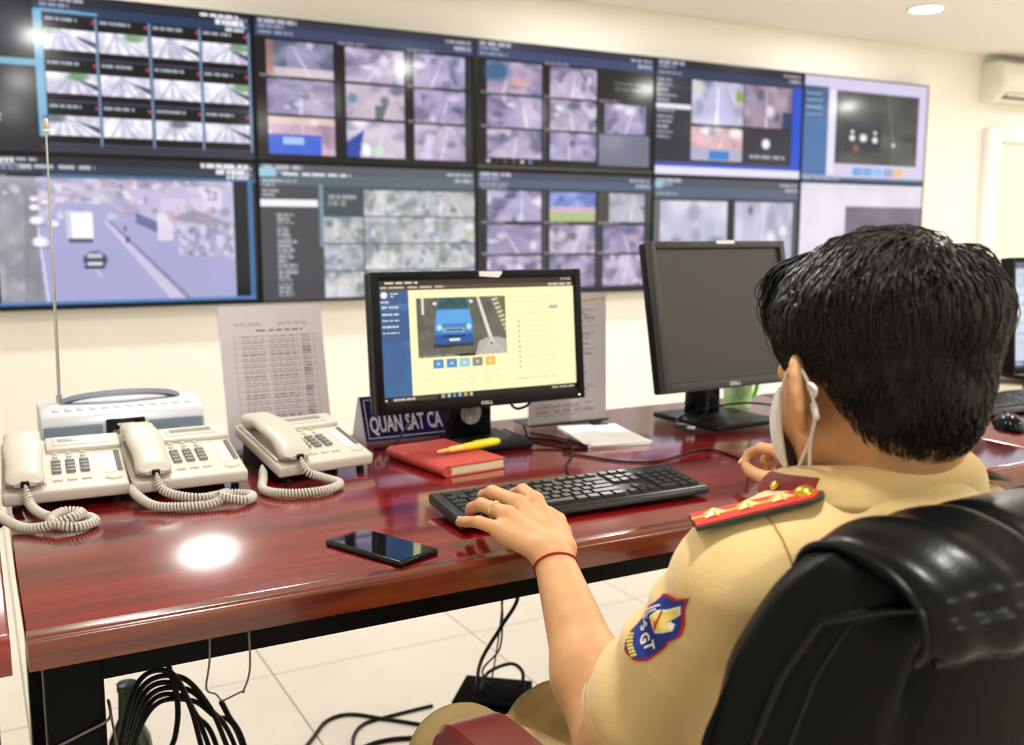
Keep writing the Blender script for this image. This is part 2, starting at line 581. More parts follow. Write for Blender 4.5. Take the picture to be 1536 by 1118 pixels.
def screen_10():
    def pt(c, i, j, u0, v0, u1, v1):
        if (i, j) == (0, 2):
            c.street(u0, v0, u1, v1, C3(206, 176, 190), C3(150, 120, 150), 4)
            c.rect(u0, v0 + .12, u1 - .06, v1, C3(40, 90, 210), .85); c.rect(u0 + .06, v0 + .14, u0 + .15, v0 + .19, C3(190, 215, 250), .8)
            c.rect(u0, v0, u1, v0 + .05, C3(230, 205, 190), .7)
            return True
        if (i, j) == (0, 0):
            c.street(u0, v0, u1, v1, C3(150, 148, 176), C3(86, 90, 120), 5)
            c.rect(u0, v1 - .06, u1, v1, C3(226, 204, 206), .75); c.rect(u0, v0, u0 + .03, v1, C3(170, 110, 90), .6)
            return True
        if (i, j) == (1, 1):
            c.street(u0, v0, u1, v1, C3(200, 184, 196), C3(150, 140, 170), 3)
            c.poly([(u0 + .13, v0 + .14), (u0 + .19, v0 + .14), (u0 + .17, v1), (u0 + .13, v1)], C3(70, 92, 80), .8)
            c.blob(u0 + .03, v0 + .1, .03, .05, C3(86, 130, 160), .9)
            return True
        if (i, j) == (1, 2):
            c.street(u0, v0, u1, v1, C3(214, 200, 216), C3(160, 150, 180), 5)
            c.poly([(u0, v0 + .16), (u0 + .08, v0 + .06), (u0 + .06, v1), (u0, v1)], C3(30, 60, 160), .9)
            c.blob(u0 + .09, v1 - .05, .025, .06, C3(248, 246, 250)); c.blob(u0 + .15, v1 - .05, .03, .05, C3(190, 226, 196))
            return True
        return False
    return grid_screen(11, C3(46, 50, 70), C3(58, 66, 100), [(.045, .335), (.385, .655), (.70, .955)], [(.15, .395), (.42, .66), (.685, .945)], C3(14, 14, 18), pt)
def screen_20():
    def pt(c, i, j, u0, v0, u1, v1):
        if (i, j) == (2, 0):
            c.rect(u0 - .03, v0, u1 + .03, v1, C3(22, 24, 24)); c.words(u0 + .06, v0 + .08, u1, .03, C3(120, 120, 122), .7); c.words(u0 + .06, v0 + .13, u1 - .04, .03, C3(120, 120, 122), .6)
            return True
        if (i, j) == (2, 2):
            c.rect(u0 - .03, v0 - .01, u1 + .02, v1 + .03, C3(112, 110, 132))
            return True
        if (i, j) == (0, 0):
            c.street(u0, v0, u1, v1, C3(190, 170, 196), C3(130, 118, 150), 4)
            c.blob(u0 + .05, v0 + .08, .09, .1, C3(50, 92, 130), .9); c.blob(u0 + .17, v0 + .16, .05, .06, C3(214, 160, 150), .7)
            return True
        return False
    c = grid_screen(23, C3(44, 48, 74), C3(58, 68, 108), [(.055, .345), (.395, .655), (.70, .955)], [(.15, .395), (.42, .66), (.685, .905)], C3(18, 18, 20), pt)
    for k in range(6):
        c.blob(.06 + .045 * k, .935, .014, .02, [C3(230, 226, 226), C3(60, 60, 70), C3(90, 90, 100), C3(70, 90, 130), C3(240, 220, 200), C3(110, 160, 210)][k], .9)
    c.rect(0, .97, 1, 1, C3(70, 70, 60))
    return c
def screen_30():
    c = Cv(W_, H_, C3(30, 76, 200), 31)
    c.rect(0, 0, .93, .875, INK)
    head(c, C3(30, 34, 52), C3(40, 56, 84), .14)
    c.rect(0, .14, .225, .875, C3(40, 42, 54)); c.rect(.0, .14, .225, .26, C3(44, 46, 62)); c.rect(.07, .22, .22, .235, C3(120, 60, 66), .7)
    for k in range(12):
        c.words(.01, .16 + k * .045, .08 + .06 * c.rs.rand(), .022, C3(176, 176, 196), .8)
    c.rect(.0, .375, .225, .42, C3(226, 222, 236))
    c.street(.235, .15, .58, .53, C3(206, 200, 226), C3(150, 152, 180), 4)
    c.poly([(.36, .2), (.44, .2), (.53, .53), (.27, .53)], C3(186, 184, 222), .8); c.poly([(.40, .2), (.41, .2), (.41, .53), (.385, .53)], C3(246, 244, 250), .7)
    c.blob(.27, .22, .05, .06, C3(200, 210, 180), .9); c.blob(.55, .27, .035, .07, C3(130, 160, 70), .95)
    c.street(.585, .15, .925, .53, C3(172, 152, 170), C3(120, 104, 130), 5)
    c.rect(.86, .38, .925, .53, C3(34, 48, 90), .9)
    c.street(.235, .56, .58, .86, C3(222, 186, 190), C3(190, 150, 165), 3)
    c.rect(.235, .74, .58, .86, C3(150, 170, 205), .6); c.rect(.35, .77, .49, .85, C3(58, 120, 200), .95); c.blob(.53, .6, .06, .06, C3(240, 235, 225), .9)
    c.rect(.585, .545, .925, .875, C3(48, 46, 58)); c.blob(.745, .68, .035, .055, C3(230, 228, 236), 1, .3); c.words(.63, .79, .88, .022, C3(190, 186, 200), .8)
    c.rect(0, .875, .93, .885, C3(80, 80, 96))
    c.rect(0, .92, 1, .985, C3(222, 218, 240)); c.rect(0, .985, 1, 1, INK)
    return c
def screen_40():
    c = Cv(W_, H_, C3(206, 198, 226), 41)
    c.rect(0, .1, .19, .95, C3(74, 112, 162)); c.fill_noise(0, .1, .19, .4, 2, 2, C3(52, 84, 124), C3(70, 104, 150))
    for k in range(4):
        c.words(.02, .16 + k * .065, .14, .025, C3(150, 180, 210), .8)
    c.rect(.19, .12, .25, .93, C3(222, 216, 236))
    c.fill_noise(.25, .12, .93, .83, 3, 3, C3(52, 52, 54), C3(86, 86, 84))
    c.poly([(.66, .12), (.675, .12), (.73, .6), (.71, .6)], C3(110, 110, 108), .6)
    c.rect(.70, .58, .9, .83, C3(100, 100, 98), .5)
    c.fill_noise(.33, .42, .62, .7, 2, 2, C3(40, 38, 46), C3(64, 62, 78), .8)
    for x, y, r in ((.385, .57, .03), (.475, .565, .04), (.57, .58, .03), (.385, .51, .018), (.57, .51, .018), (.725, .62, .018)):
        c.blob(x, y, r, r * 1.3, C3(236, 236, 240), 1, .5)
    c.blob(.42, .67, .03, .04, C3(150, 100, 60), .9)
    for k, cc in enumerate((C3(110, 160, 216), C3(110, 160, 216), C3(130, 186, 226), C3(150, 160, 196), C3(226, 186, 120))):
        c.rect(.40 + k * .085, .86, .475 + k * .085, .935, cc)
    c.rect(0, .955, 1, 1, C3(74, 100, 136)); c.words(.01, .965, .3, .02, C3(150, 170, 190))
    return c
def screen_01():
    c = Cv(W_ * 2, H_ * 2, C3(24, 28, 36), 51)
    head(c, C3(32, 36, 44), C3(44, 56, 76), .11)
    c.words(.02, .02, .1, .03, C3(210, 210, 215)); c.words(.12, .055, .38, .028, C3(205, 205, 215), .8); c.words(.78, .015, .97, .03, C3(225, 225, 230)); c.words(.84, .055, .97, .03, C3(225, 225, 230)); c.words(.88, .095, .97, .02, C3(225, 225, 230))
    c.rect(.2, .115, 1, .135, C3(70, 116, 160))
    x0, y0, x1, y1 = .03, .14, .905, .955
    c.rect(x0, y0, x1, y1, C3(172, 170, 206))
    c.fill_noise(x0, y0, x1, .42, 16, 6, C3(150, 146, 176), C3(214, 206, 222))
    c.fill_noise(.03, .14, .17, .955, 3, 8, C3(140, 140, 150), C3(176, 172, 180))
    c.poly([(.13, .2), (.17, .2), (.19, .955), (.11, .955)], C3(122, 120, 130), .5)
    c.poly([(.24, .3), (.42, .3), (.905, .8), (.905, .955), (.19, .955), (.165, .5)], C3(164, 164, 206), .95)
    c.poly([(.42, .28), (.5, .3), (.905, .66), (.905, .82)], C3(170, 160, 200), .9)
    c.poly([(.40, .42), (.415, .42), (.70, .955), (.64, .955)], C3(206, 194, 220), .9)
    c.poly([(.415, .42), (.43, .42), (.725, .955), (.70, .955)], C3(130, 130, 160), .8)
    c.poly([(.165, .45), (.172, .45), (.195, .955), (.185, .955)], C3(226, 222, 240), .8)
    c.poly([(.32, .62), (.325, .62), (.39, .8), (.38, .8)], C3(208, 206, 232), .7)
    # roadside houses
    c.poly([(.5, .2), (.905, .16), (.905, .7), (.76, .56), (.55, .4)], C3(192, 182, 214), .9)
    c.rect(.62, .26, .8, .35, C3(206, 196, 220)); c.rect(.78, .18, .86, .33, C3(214, 208, 226)); c.rect(.80, .21, .84, .27, C3(150, 150, 180))
    c.poly([(.66, .40), (.74, .33), (.905, .44), (.905, .47), (.7, .42)], C3(150, 148, 158), .9)
    c.poly([(.52, .36), (.6, .42), (.6, .5), (.52, .43)], C3(86, 100, 140), .8)
    c.fill_noise(.68, .44, .9, .66, 9, 5, C3(130, 128, 160), C3(214, 208, 228), .8)
    c.rect(.6, .4, .66, .55, C3(226, 218, 236), .8); c.rect(.8, .46, .83, .64, C3(150, 150, 180), .7)
    for _ in range(70):
        c.blob(.05 + .85 * c.rs.rand(), .15 + .26 * c.rs.rand() ** 1.3, .008 + .02 * c.rs.rand(), .012 + .03 * c.rs.rand(), [C3(236, 228, 240), C3(136, 130, 156), C3(200, 150, 160), C3(214, 206, 226), C3(160, 170, 190)][c.rs.randint(5)], .6)
    # trucks and cars
    c.rect(.268, .35, .36, .54, C3(198, 200, 222)); c.rect(.285, .365, .362, .54, C3(244, 240, 246)); c.rect(.275, .535, .36, .565, C3(96, 94, 116))
    c.blob(.365, .68, .05, .065, C3(64, 66, 84), 1, .3); c.rect(.335, .64, .39, .67, C3(190, 192, 210)); c.rect(.335, .695, .39, .72, C3(206, 204, 216)); c.rect(.325, .72, .40, .74, C3(50, 50, 64))
    for x, y, r in ((.165, .42, .028), (.175, .56, .034), (.225, .44, .022), (.16, .335, .02), (.16, .28, .016), (.2, .3, .014)):
        c.blob(x, y, r, r * 1.3, C3(236, 234, 244), 1, .4); c.rect(x - r, y + r * .9, x + r, y + r * 1.2, C3(110, 108, 130), .8)
    c.blob(.487, .545, .01, .03, C3(90, 80, 110)); c.blob(.48, .47, .008, .025, C3(110, 90, 120))
    c.rect(.905, .14, .97, .955, C3(26, 30, 36)); c.rect(.965, .13, .985, .97, C3(66, 108, 156)); c.rect(0, .955, .985, .975, C3(88, 130, 186)); c.rect(0, .14, .012, .96, C3(16, 18, 22))
    return c
def screen_11():
    c = Cv(W_, H_, C3(70, 74, 80), 61)
    head(c, C3(84, 88, 96), C3(86, 100, 110), .15)
    c.rect(.0, .03, .07, .09, C3(150, 196, 214)); c.words(.1, .06, .4, .025, C3(215, 218, 222))
    c.rect(0, .15, .255, 1, C3(70, 72, 78))
    for k in range(22):
        c.words(.07, .36 + k * .028, .11 + .05 * c.rs.rand(), .016, C3(190, 192, 198), .8)
    for k in range(4):
        c.words(.01, .11 + k * .035, .06 + .03 * c.rs.rand(), .02, C3(190, 192, 198), .7)
    c.rect(0, .26, .25, .31, C3(234, 234, 238))
    c.rect(.255, .14, .275, .6, C3(130, 160, 180), .8)
    GR = [C3(196, 198, 202), C3(206, 206, 208), C3(186, 190, 198), C3(214, 212, 216)]
    pal = [C3(240, 238, 240), C3(110, 124, 136), C3(186, 194, 160), C3(90, 100, 110), C3(140, 146, 176), C3(214, 200, 206)]
    for r in range(4):
        for q in range(4):
            u0, v0 = .275 + q * .181, .17 + r * .205
            if (r, q) == (0, 0):
                c.rect(u0, v0, u0 + .176, v0 + .2, C3(52, 80, 96)); c.rect(u0 + .01, v0 + .02, u0 + .166, v0 + .17, C3(70, 76, 80)); c.words(u0 + .02, v0 + .04, u0 + .15, .03, C3(170, 172, 176), .8); c.words(u0 + .02, v0 + .09, u0 + .1, .04, C3(150, 152, 156), .8)
                continue
            c.street(u0, v0, u0 + .18, v0 + .198, GR[(r + q) % 4], C3(136, 144, 146), 5, pal)
    return c
def screen_21():
    def pt(c, i, j, u0, v0, u1, v1):
        if (i, j) == (1, 0):
            c.street(u0, v0, u1, v1, C3(150, 160, 214), C3(100, 116, 190), 3)
            c.rect(u0, v0 + .13, u1, v0 + .18, C3(214, 180, 180), .8); c.rect(u0, v0 + .18, u1, v1, C3(170, 190, 110), .85)
            return True
        if (i, j) == (2, 0):
            c.rect(u0 - .03, v0 - .01, u1 + .04, v1 + .01, C3(66, 66, 62)); c.street(u0 + .04, v0, u1, v1, C3(184, 182, 196), C3(150, 150, 160), 3)
            return True
        return False
    return grid_screen(71, C3(66, 72, 92), C3(78, 92, 116), [(.055, .345), (.395, .655), (.70, .955)], [(.15, .40), (.425, .66), (.685, .945)], C3(38, 40, 44), pt)
def screen_31():
    c = Cv(W_, H_, C3(64, 66, 72), 81)
    head(c, C3(76, 80, 96), C3(84, 96, 118), .17)
    c.blob(.03, .06, .04, .05, C3(150, 196, 214), .9)
    c.street(.04, .2, .49, .97, C3(212, 210, 226), C3(176, 178, 200), 8)
    c.street(.54, .2, .96, .97, C3(206, 204, 222), C3(166, 168, 192), 9)
    c.rect(.49, .18, .54, 1, C3(34, 34, 44)); c.rect(0, .2, .035, 1, C3(100, 100, 108)); c.rect(.965, .2, 1, 1, C3(76, 78, 84))
    return c
def screen_41():
    c = Cv(W_, H_, C3(218, 212, 226), 91)
    c.fill_noise(0, 0, 1, 1, 5, 4, C3(212, 206, 222), C3(226, 220, 232))
    c.rect(.36, .22, 1, 1, C3(116, 106, 124)); c.fill_noise(.36, .22, 1, 1, 4, 4, C3(108, 98, 116), C3(124, 114, 130))
    return c
SCREENS = [
    (0, 0, screen_00, 'top left wall screen with twelve camera tiles and a dark menu strip'),
    (1, 0, screen_10, 'upper wall screen of nine lavender street tiles with a bright blue lorry'),
    (2, 0, screen_20, 'upper wall screen of nine tiles, one tile black and one plain grey'),
    (3, 0, screen_30, 'upper wall screen with four tiles inside a bright blue border'),
    (4, 0, screen_40, 'top right wall screen showing one dark night picture on lavender'),
    (0, 1, screen_01, 'lower left wall screen with one large road and white truck picture'),
    (1, 1, screen_11, 'lower wall screen with grey camera tiles and a long text list'),
    (2, 1, screen_21, 'lower wall screen of nine tiles behind the lit desk monitor'),
    (3, 1, screen_31, 'lower wall screen with two pale tall tiles above the dark monitor'),
    (4, 1, screen_41, 'lower right wall screen, mostly white, behind the seated man\'s hair'),
]
M_bez = mat('display_bezel', (12, 13, 15), rough=0.3, var=0.05, spec=0.25)
bw, bh = SPX - 0.002, SPZ - 0.002
hb = NB(); box(hb, (0, 0.0475, 0), (bw, 0.083, bh), 0.004); hb_me = bm_mesh('housing', hb); hb_me.materials.append(M_bez)
fb = NB()
bz = 0.009
for s in (-1, 1):
    box(fb, (s * (bw / 2 - bz / 2), 0.004, 0), (bz, 0.012, bh), 0.001, 1)
    box(fb, (0, 0.004, s * (bh / 2 - bz / 2)), (bw - 2 * bz, 0.012, bz), 0.001, 1)
fb_me = bm_mesh('bezel', fb); fb_me.materials.append(M_bez)
for i, j, fn, lb in SCREENS:
    t = thing('wall_display', lb, 'screen', (SX0 + (i + .5) * SPX, SY, SZT - (j + .5) * SPZ), 0, 'video wall screens')
    link_mesh('housing', hb_me, None, t)
    link_mesh('bezel', fb_me, None, t)
    link_mesh('screen_panel', fn().mesh('screen_panel', bw - 2 * bz, bh - 2 * bz), M_screen, t, loc=(0, 0.002, 0))
# ================================================================== DESKS
def wood_mat(name, c1, c2, c3, rough=0.16, coat=0.7, along=(0.8, 9.0, 9.0)):
    m = bpy.data.materials.new(name)
    m.use_nodes = True
    nt = m.node_tree
    b = nt.nodes['Principled BSDF']
    tc = nt.nodes.new('ShaderNodeTexCoord')
    mp = nt.nodes.new('ShaderNodeMapping')
    mp.inputs['Scale'].default_value = along
    nt.links.new(tc.outputs['Object'], mp.inputs['Vector'])
    n1 = nt.nodes.new('ShaderNodeTexNoise'); n1.inputs['Scale'].default_value = 3.0; n1.inputs['Detail'].default_value = 5; n1.inputs['Roughness'].default_value = 0.55; n1.inputs['Distortion'].default_value = 0.6
    nt.links.new(mp.outputs['Vector'], n1.inputs['Vector'])
    r = nt.nodes.new('ShaderNodeValToRGB')
    r.color_ramp.elements[0].position = 0.32; r.color_ramp.elements[0].color = (*lin(c1), 1)
    r.color_ramp.elements[1].position = 0.68; r.color_ramp.elements[1].color = (*lin(c3), 1)
    e = r.color_ramp.elements.new(0.5); e.color = (*lin(c2), 1)
    nt.links.new(n1.outputs['Fac'], r.inputs['Fac'])
    # fine bright scratches in the lacquer
    n2 = nt.nodes.new('ShaderNodeTexNoise'); n2.inputs['Scale'].default_value = 70.0; n2.inputs['Detail'].default_value = 2
    nt.links.new(tc.outputs['Object'], n2.inputs['Vector'])
    r2 = nt.nodes.new('ShaderNodeValToRGB')
    r2.color_ramp.elements[0].position = 0.765; r2.color_ramp.elements[0].color = (0, 0, 0, 1)
    r2.color_ramp.elements[1].position = 0.80; r2.color_ramp.elements[1].color = (0.5, 0.5, 0.5, 1)
    nt.links.new(n2.outputs['Fac'], r2.inputs['Fac'])
    mx = nt.nodes.new('ShaderNodeMixRGB')
    b.inputs['Specular IOR Level'].default_value = 0.6
    mx.inputs['Color2'].default_value = (*lin((214, 130, 110)), 1)
    nt.links.new(r2.outputs['Color'], mx.inputs['Fac'])
    nt.links.new(r.outputs['Color'], mx.inputs['Color1'])
    nt.links.new(mx.outputs['Color'], b.inputs['Base Color'])
    b.inputs['Roughness'].default_value = rough
    b.inputs['Coat Weight'].default_value = coat
    b.inputs['Coat Roughness'].default_value = 0.10
    b.inputs['Specular IOR Level'].default_value = 0.6
    return m
M_desk = wood_mat('red_mahogany_lacquer', (82, 6, 10), (116, 11, 15), (140, 25, 23))
M_edge = wood_mat('orange_brown_edge', (64, 18, 6), (98, 34, 10), (122, 50, 16), rough=0.22, coat=0.5)
M_arm = wood_mat('chair_arm_lacquer', (70, 8, 6), (96, 12, 10), (112, 18, 12), rough=0.35, coat=0.1, along=(9, 1, 9))

def desk(label, x0, x1, y0, y1, edge_mat):
    cx, cy = (x0 + x1) / 2, (y0 + y1) / 2
    L, D = x1 - x0, y1 - y0
    t = thing('office_desk', label, 'desk', (cx, cy, 0), 0, 'mahogany desks in a row')
    bm = NB(); box(bm, (0, 0.012, 0.731), (L, D - 0.024, 0.038), 0.003, 2)
    obj('tabletop', bm, M_desk, t)
    # rounded front lip
    r = 0.010
    prof = [(-D / 2, 0.712), (-D / 2 + 0.024, 0.712), (-D / 2 + 0.024, 0.750)]
    prof += [(-D / 2 + r - r * math.sin(a), 0.750 - r + r * math.cos(a)) for a in [k * PI / 12 for k in range(7)]]
    bm = NB(); prism(bm, prof, -L / 2, L / 2, 'X')
    obj('front_edge', bm, edge_mat, t)
    bm = NB(); box(bm, (0, -D / 2 + 0.12, 0.679), (L - 0.10, 0.05, 0.066), 0.003)
    obj('rail', bm, M_metal, t, label='black steel front rail')
    bm = NB(); box(bm, (0, D / 2 - 0.12, 0.682), (L - 0.10, 0.05, 0.060), 0.003)
    obj('rail', bm, M_metal, t)
    for sx in (-1, 1):
        for sy in (-1, 1):
            bm = NB(); box(bm, (sx * (L / 2 - 0.050), sy * (D / 2 - 0.12), 0.3555), (0.066, 0.055, 0.711), 0.004)
            obj('leg', bm, M_metal, t)
        bm = NB(); box(bm, (sx * (L / 2 - 0.055), 0, 0.03), (0.06, D - 0.20, 0.05), 0.004)
        obj('foot_bar', bm, M_metal, t)
        bm = NB(); box(bm, (sx * (L / 2 - 0.055), 0, 0.685), (0.05, D - 0.30, 0.05), 0.004)
        obj('side_rail', bm, M_metal, t)
    return t
desk('red mahogany desk holding the phones, red notebook and both keyboards\' man', 0.030, 1.880, 1.147, 2.045, M_edge)['label'] = 'long red mahogany desk carrying the three telephones and the lit monitor'
desk('red mahogany desk corner at the left edge of the picture', -1.45, 0.014, 1.147, 2.045, M_desk)
desk('red mahogany desk at the far right holding the black mouse', 1.888, 3.73, 1.147, 2.045, M_desk)
DZ = 0.750

# ================================================================== TELEPHONES
M_phone = mat('ivory_phone_plastic', (212, 208, 196), rough=0.42, var=0.015)
M_hand = mat('ivory_handset_plastic', (206, 201, 188), rough=0.38, var=0.015)
M_key = mat('grey_phone_key', (132, 130, 126), rough=0.5, var=0.04)
M_key2 = mat('pale_phone_key', (214, 208, 192), rough=0.5, var=0.02)
M_lcd = mat('phone_display', (150, 152, 142), rough=0.15, var=0.05)
M_lcdf = mat('phone_display_frame', (206, 202, 190), rough=0.3, var=0.02)
M_lab = mat('phone_label_card', (238, 238, 240), rough=0.6, var=0.01)
TILT = math.radians(13)
PW, PD = 0.186, 0.200
PM = Matrix.Translation((0, 0, 0.008)) @ Matrix.Rotation(TILT, 4, 'X')
PMI = (0.0, 0.0, 0.008)
def panel(bmf):
    """parts of the tilted phone face are built flat and tipped up"""
    bmesh.ops.transform(bmf, matrix=PM, verts=bmf.verts[:])
    return bmf
def phone_meshes():
    R = []
    bm = NB(); box(bm, (0.0, PD / 2, 0.016), (PW, PD, 0.022), 0.005, 3); R.append(('body', bm_mesh('body', panel(bm)), M_phone))
    # cradle channel walls on the left
    bm = NB()
    for x in (-PW / 2 + 0.005, -PW / 2 + 0.062):
        box(bm, (x, PD / 2 + 0.005, 0.029), (0.005, PD - 0.03, 0.008), 0.002)
    R.append(('cradle', bm_mesh('cradle', panel(bm)), M_phone))
    # handset: bowed bar with two rounded cups
    bm = NB()
    prof = []
    n = 26
    secs = []
    for k in range(n + 1):
        s = k / n
        y = -0.004 + s * 0.204
        e = min(1.0, math.sqrt(max(0, 1 - (max(0, abs(s - .5) - .38) / .12) ** 2)))
        w = (0.0285 + 0.0015 * math.cos(4 * PI * s)) * (0.55 + 0.45 * e)
        top = 0.052 + 0.016 * math.sin(PI * s) - 0.012 * (1 - e)
        cup = max(math.exp(-((s - .13) / .12) ** 2), math.exp(-((s - .87) / .12) ** 2))
        bot = 0.047 - 0.019 * cup - 0.0 + 0.006 * (1 - e)
        ring = []
        for q in range(20):
            a = 2 * PI * q / 20
            ca, sa = math.cos(a), math.sin(a)
            px = w * math.copysign(abs(ca) ** 0.6, ca)
            pz = (top + bot) / 2 + (top - bot) / 2 * math.copysign(abs(sa) ** 0.7, sa)
            ring.append(bm.verts.new((-PW / 2 + 0.0335 + px, y, pz)))
        secs.append(ring)
    for a, b in zip(secs, secs[1:]):
        for q in range(20):
            bm.faces.new((a[q], a[(q + 1) % 20], b[(q + 1) % 20], b[q]))
    bm.faces.new(secs[0][::-1]); bm.faces.new(secs[-1])
    R.append(('handset', bm_mesh('handset', panel(bm), ang=60), M_hand))
    bm = NB(); box(bm, (-PW / 2 + 0.0335, -0.007, 0.046), (0.012, 0.006, 0.009), 0.001); R.append(('cord_socket', bm_mesh('cord_socket', panel(bm)), M_black))
    # display hood
    bm = NB(); box(bm, (0.034, PD - 0.033, 0.030), (0.118, 0.052, 0.010), 0.004); R.append(('display_hood', bm_mesh('display_hood', panel(bm)), M_phone))
    bm = NB(); box(bm, (0.030, PD - 0.032, 0.0355), (0.086, 0.030, 0.002), 0.0006, 1); R.append(('display_frame', bm_mesh('display_frame', panel(bm)), M_lcdf))
    bm = NB(); box(bm, (0.030, PD - 0.029, 0.0362), (0.072, 0.014, 0.002), 0.0005, 1); R.append(('display', bm_mesh('display', panel(bm)), M_lcd))
    bm = NB(); box(bm, (0.068, 0.083, 0.0275), (0.018, 0.074, 0.002), 0.0006, 1); R.append(('label_card', bm_mesh('label_card', panel(bm)), M_lab))
    bm = NB(); lathe(bm, [(0.0, 0.031), (0.006, 0.031), (0.0105, 0.0295), (0.0125, 0.026)], 24); bmesh.ops.scale(bm, vec=(1.15, 0.8, 1), verts=bm.verts[:]); bmesh.ops.translate(bm, vec=(0.072, 0.027, 0), verts=bm.verts[:]); R.append(('navigation_ring', bm_mesh('navigation_ring', panel(bm)), M_key2))
    bm = NB(); prism(bm, [(0.10, 0.0), (0.205, 0.0), (0.198, 0.058), (0.115, 0.032)], -PW / 2 + 0.02, PW / 2 - 0.02, 'X'); R.append(('stand', bm_mesh('stand', bm), M_black))
    for x in (-PW / 2 + 0.02, PW / 2 - 0.02):
        bm = NB(); cyl(bm, (x, 0.012, 0.005), 0.007, 0.010, 12)
        R.append(('rubber_foot', bm_mesh('rubber_foot', bm), M_black))
    for _, me, m in R:
        me.materials.append(m)
    return R
PARTS = phone_meshes()
kb = NB(); box(kb, (0, 0, 0), (0.0145, 0.0085, 0.006), 0.0018, 2); key_me = bm_mesh('key', panel(kb) if False else kb); key_me.materials.append(M_key)
kb = NB(); box(kb, (0, 0, 0), (0.009, 0.0045, 0.004), 0.0012, 1); fkey_me = bm_mesh('function_key', kb); fkey_me.materials.append(M_key2)
kb = NB(); box(kb, (0, 0, 0), (0.015, 0.005, 0.004), 0.0012, 1); bar_me = bm_mesh('bar_key', kb); bar_me.materials.append(M_key2)
kb = NB(); box(kb, (0, 0, 0), (0.008, 0.0042, 0.004), 0.001, 1); line_me = bm_mesh('line_button', kb); line_me.materials.append(M_key)
def on_panel(me, name, x, y, z, parent):
    p = PM @ Vector((x, y, z))
    return link_mesh(name, me, None, parent, loc=p, rot=(TILT, 0, 0))
brand_me = text_geo('Panasonic', 0.0085, 0.0002, 0.0, 'CENTER')
def phone(label, loc, rot, cord_pts, cord_r=0.0085):
    t = thing('desk_telephone', label, 'telephone', loc, rot, 'ivory desk telephones')
    for n, me, m in PARTS:
        link_mesh(n, me, None, t)
    for r in range(4):
        for c in range(3):
            on_panel(key_me, 'key', -0.012 + c * 0.0215, 0.062 + r * 0.0130, 0.0295, t)
    for r in range(2):
        for c in range(3):
            on_panel(fkey_me, 'function_key', -0.012 + c * 0.0215, 0.122 + r * 0.0135, 0.0285, t)
    for c in range(3):
        on_panel(bar_me, 'bar_key', -0.012 + c * 0.0215, 0.032, 0.0285, t)
    for r in range(10):
        on_panel(line_me, 'line_button', 0.0835, 0.052 + r * 0.0082, 0.0285, t)
    p = PM @ Vector((0.034, PD - 0.0098, 0.0352))
    bme = brand_me.copy()
    link_mesh('lettering', bme, M_key, t, loc=p, rot=(TILT, 0, 0))
    # coiled cord, points given in the world, from handset socket round to the side of the phone
    inv = (Matrix.Translation(loc) @ Matrix.Rotation(rot, 4, 'Z')).inverted()
    path = spline([inv @ Vector(p) for p in cord_pts], 40)
    Ls = [0.0]
    for a, b in zip(path, path[1:]):
        Ls.append(Ls[-1] + (b - a).length)
    T, N = frames(path)
    tot = Ls[-1]
    pitch = 0.0052
    steps = int(tot / pitch * 9)
    pts = []
    j = 0
    for k in range(steps + 1):
        s = tot * k / steps
        while j < len(Ls) - 2 and Ls[j + 1] < s:
            j += 1
        f = (s - Ls[j]) / max(1e-9, Ls[j + 1] - Ls[j])
        P = path[j].lerp(path[j + 1], f)
        Tn = T[j]; Nn = N[j]; B = Tn.cross(Nn)
        rr = cord_r - 0.0026
        endf = min(1.0, s / 0.022, (tot - s) / 0.022)
        rr *= max(0.02, endf)
        a = 2 * PI * s / pitch
        pts.append(P + (Nn * math.cos(a) + B * math.sin(a)) * rr)
    bm = NB(); tube(bm, pts, 0.0023, 5)
    obj('coiled_cord', bm, M_hand, t, ang=80)
    return t
def pw(loc, rot, x, y, z):
    return Matrix.Translation(loc) @ Matrix.Rotation(rot, 4, 'Z') @ PM @ Vector((x, y, z))
def phone_loc(fl, rot):
    return (fl[0] + PW / 2 * math.cos(rot), fl[1] + PW / 2 * math.sin(rot), DZ)
r1, r2, r3 = math.radians(-2), math.radians(0.5), math.radians(9)
l1, l2, l3 = phone_loc((0.023, 1.690), r1), phone_loc((0.213, 1.676), r2), phone_loc((0.450, 1.671), r3)
hx = -PW / 2 + 0.0335
cz = DZ + 0.0092
def sock(l, r):
    return tuple(pw(l, r, hx, -0.008, 0.046))
s1, s2, s3 = sock(l1, r1), sock(l2, r2), sock(l3, r3)
phone('leftmost ivory desk telephone, cord bunched in a knot in front', l1, r1,
      [s1, (s1[0] + 0.006, s1[1] - 0.02, cz + 0.012), (0.085, 1.600, cz + 0.004), (0.128, 1.590, cz + 0.002), (0.142, 1.560, cz), (0.112, 1.537, cz + 0.001), (0.082, 1.552, cz + 0.010), (0.100, 1.575, cz + 0.016), (0.125, 1.565, cz + 0.014), (0.105, 1.545, cz + 0.012), (0.070, 1.552, cz + 0.003), (0.045, 1.575, cz), (0.020, 1.615, cz + 0.008), (0.010, 1.665, cz + 0.010)])
phone('middle ivory desk telephone, its cord looped low in front', l2, r2,
      [s2, (s2[0] + 0.008, s2[1] - 0.018, cz + 0.014), (0.300, 1.612, cz + 0.003), (0.350, 1.622, cz + 0.001), (0.385, 1.600, cz), (0.368, 1.572, cz), (0.330, 1.578, cz + 0.010), (0.345, 1.592, cz + 0.010), (0.318, 1.572, cz + 0.001), (0.275, 1.578, cz), (0.235, 1.605, cz), (0.214, 1.650, cz + 0.010), (0.212, 1.690, cz + 0.018)])
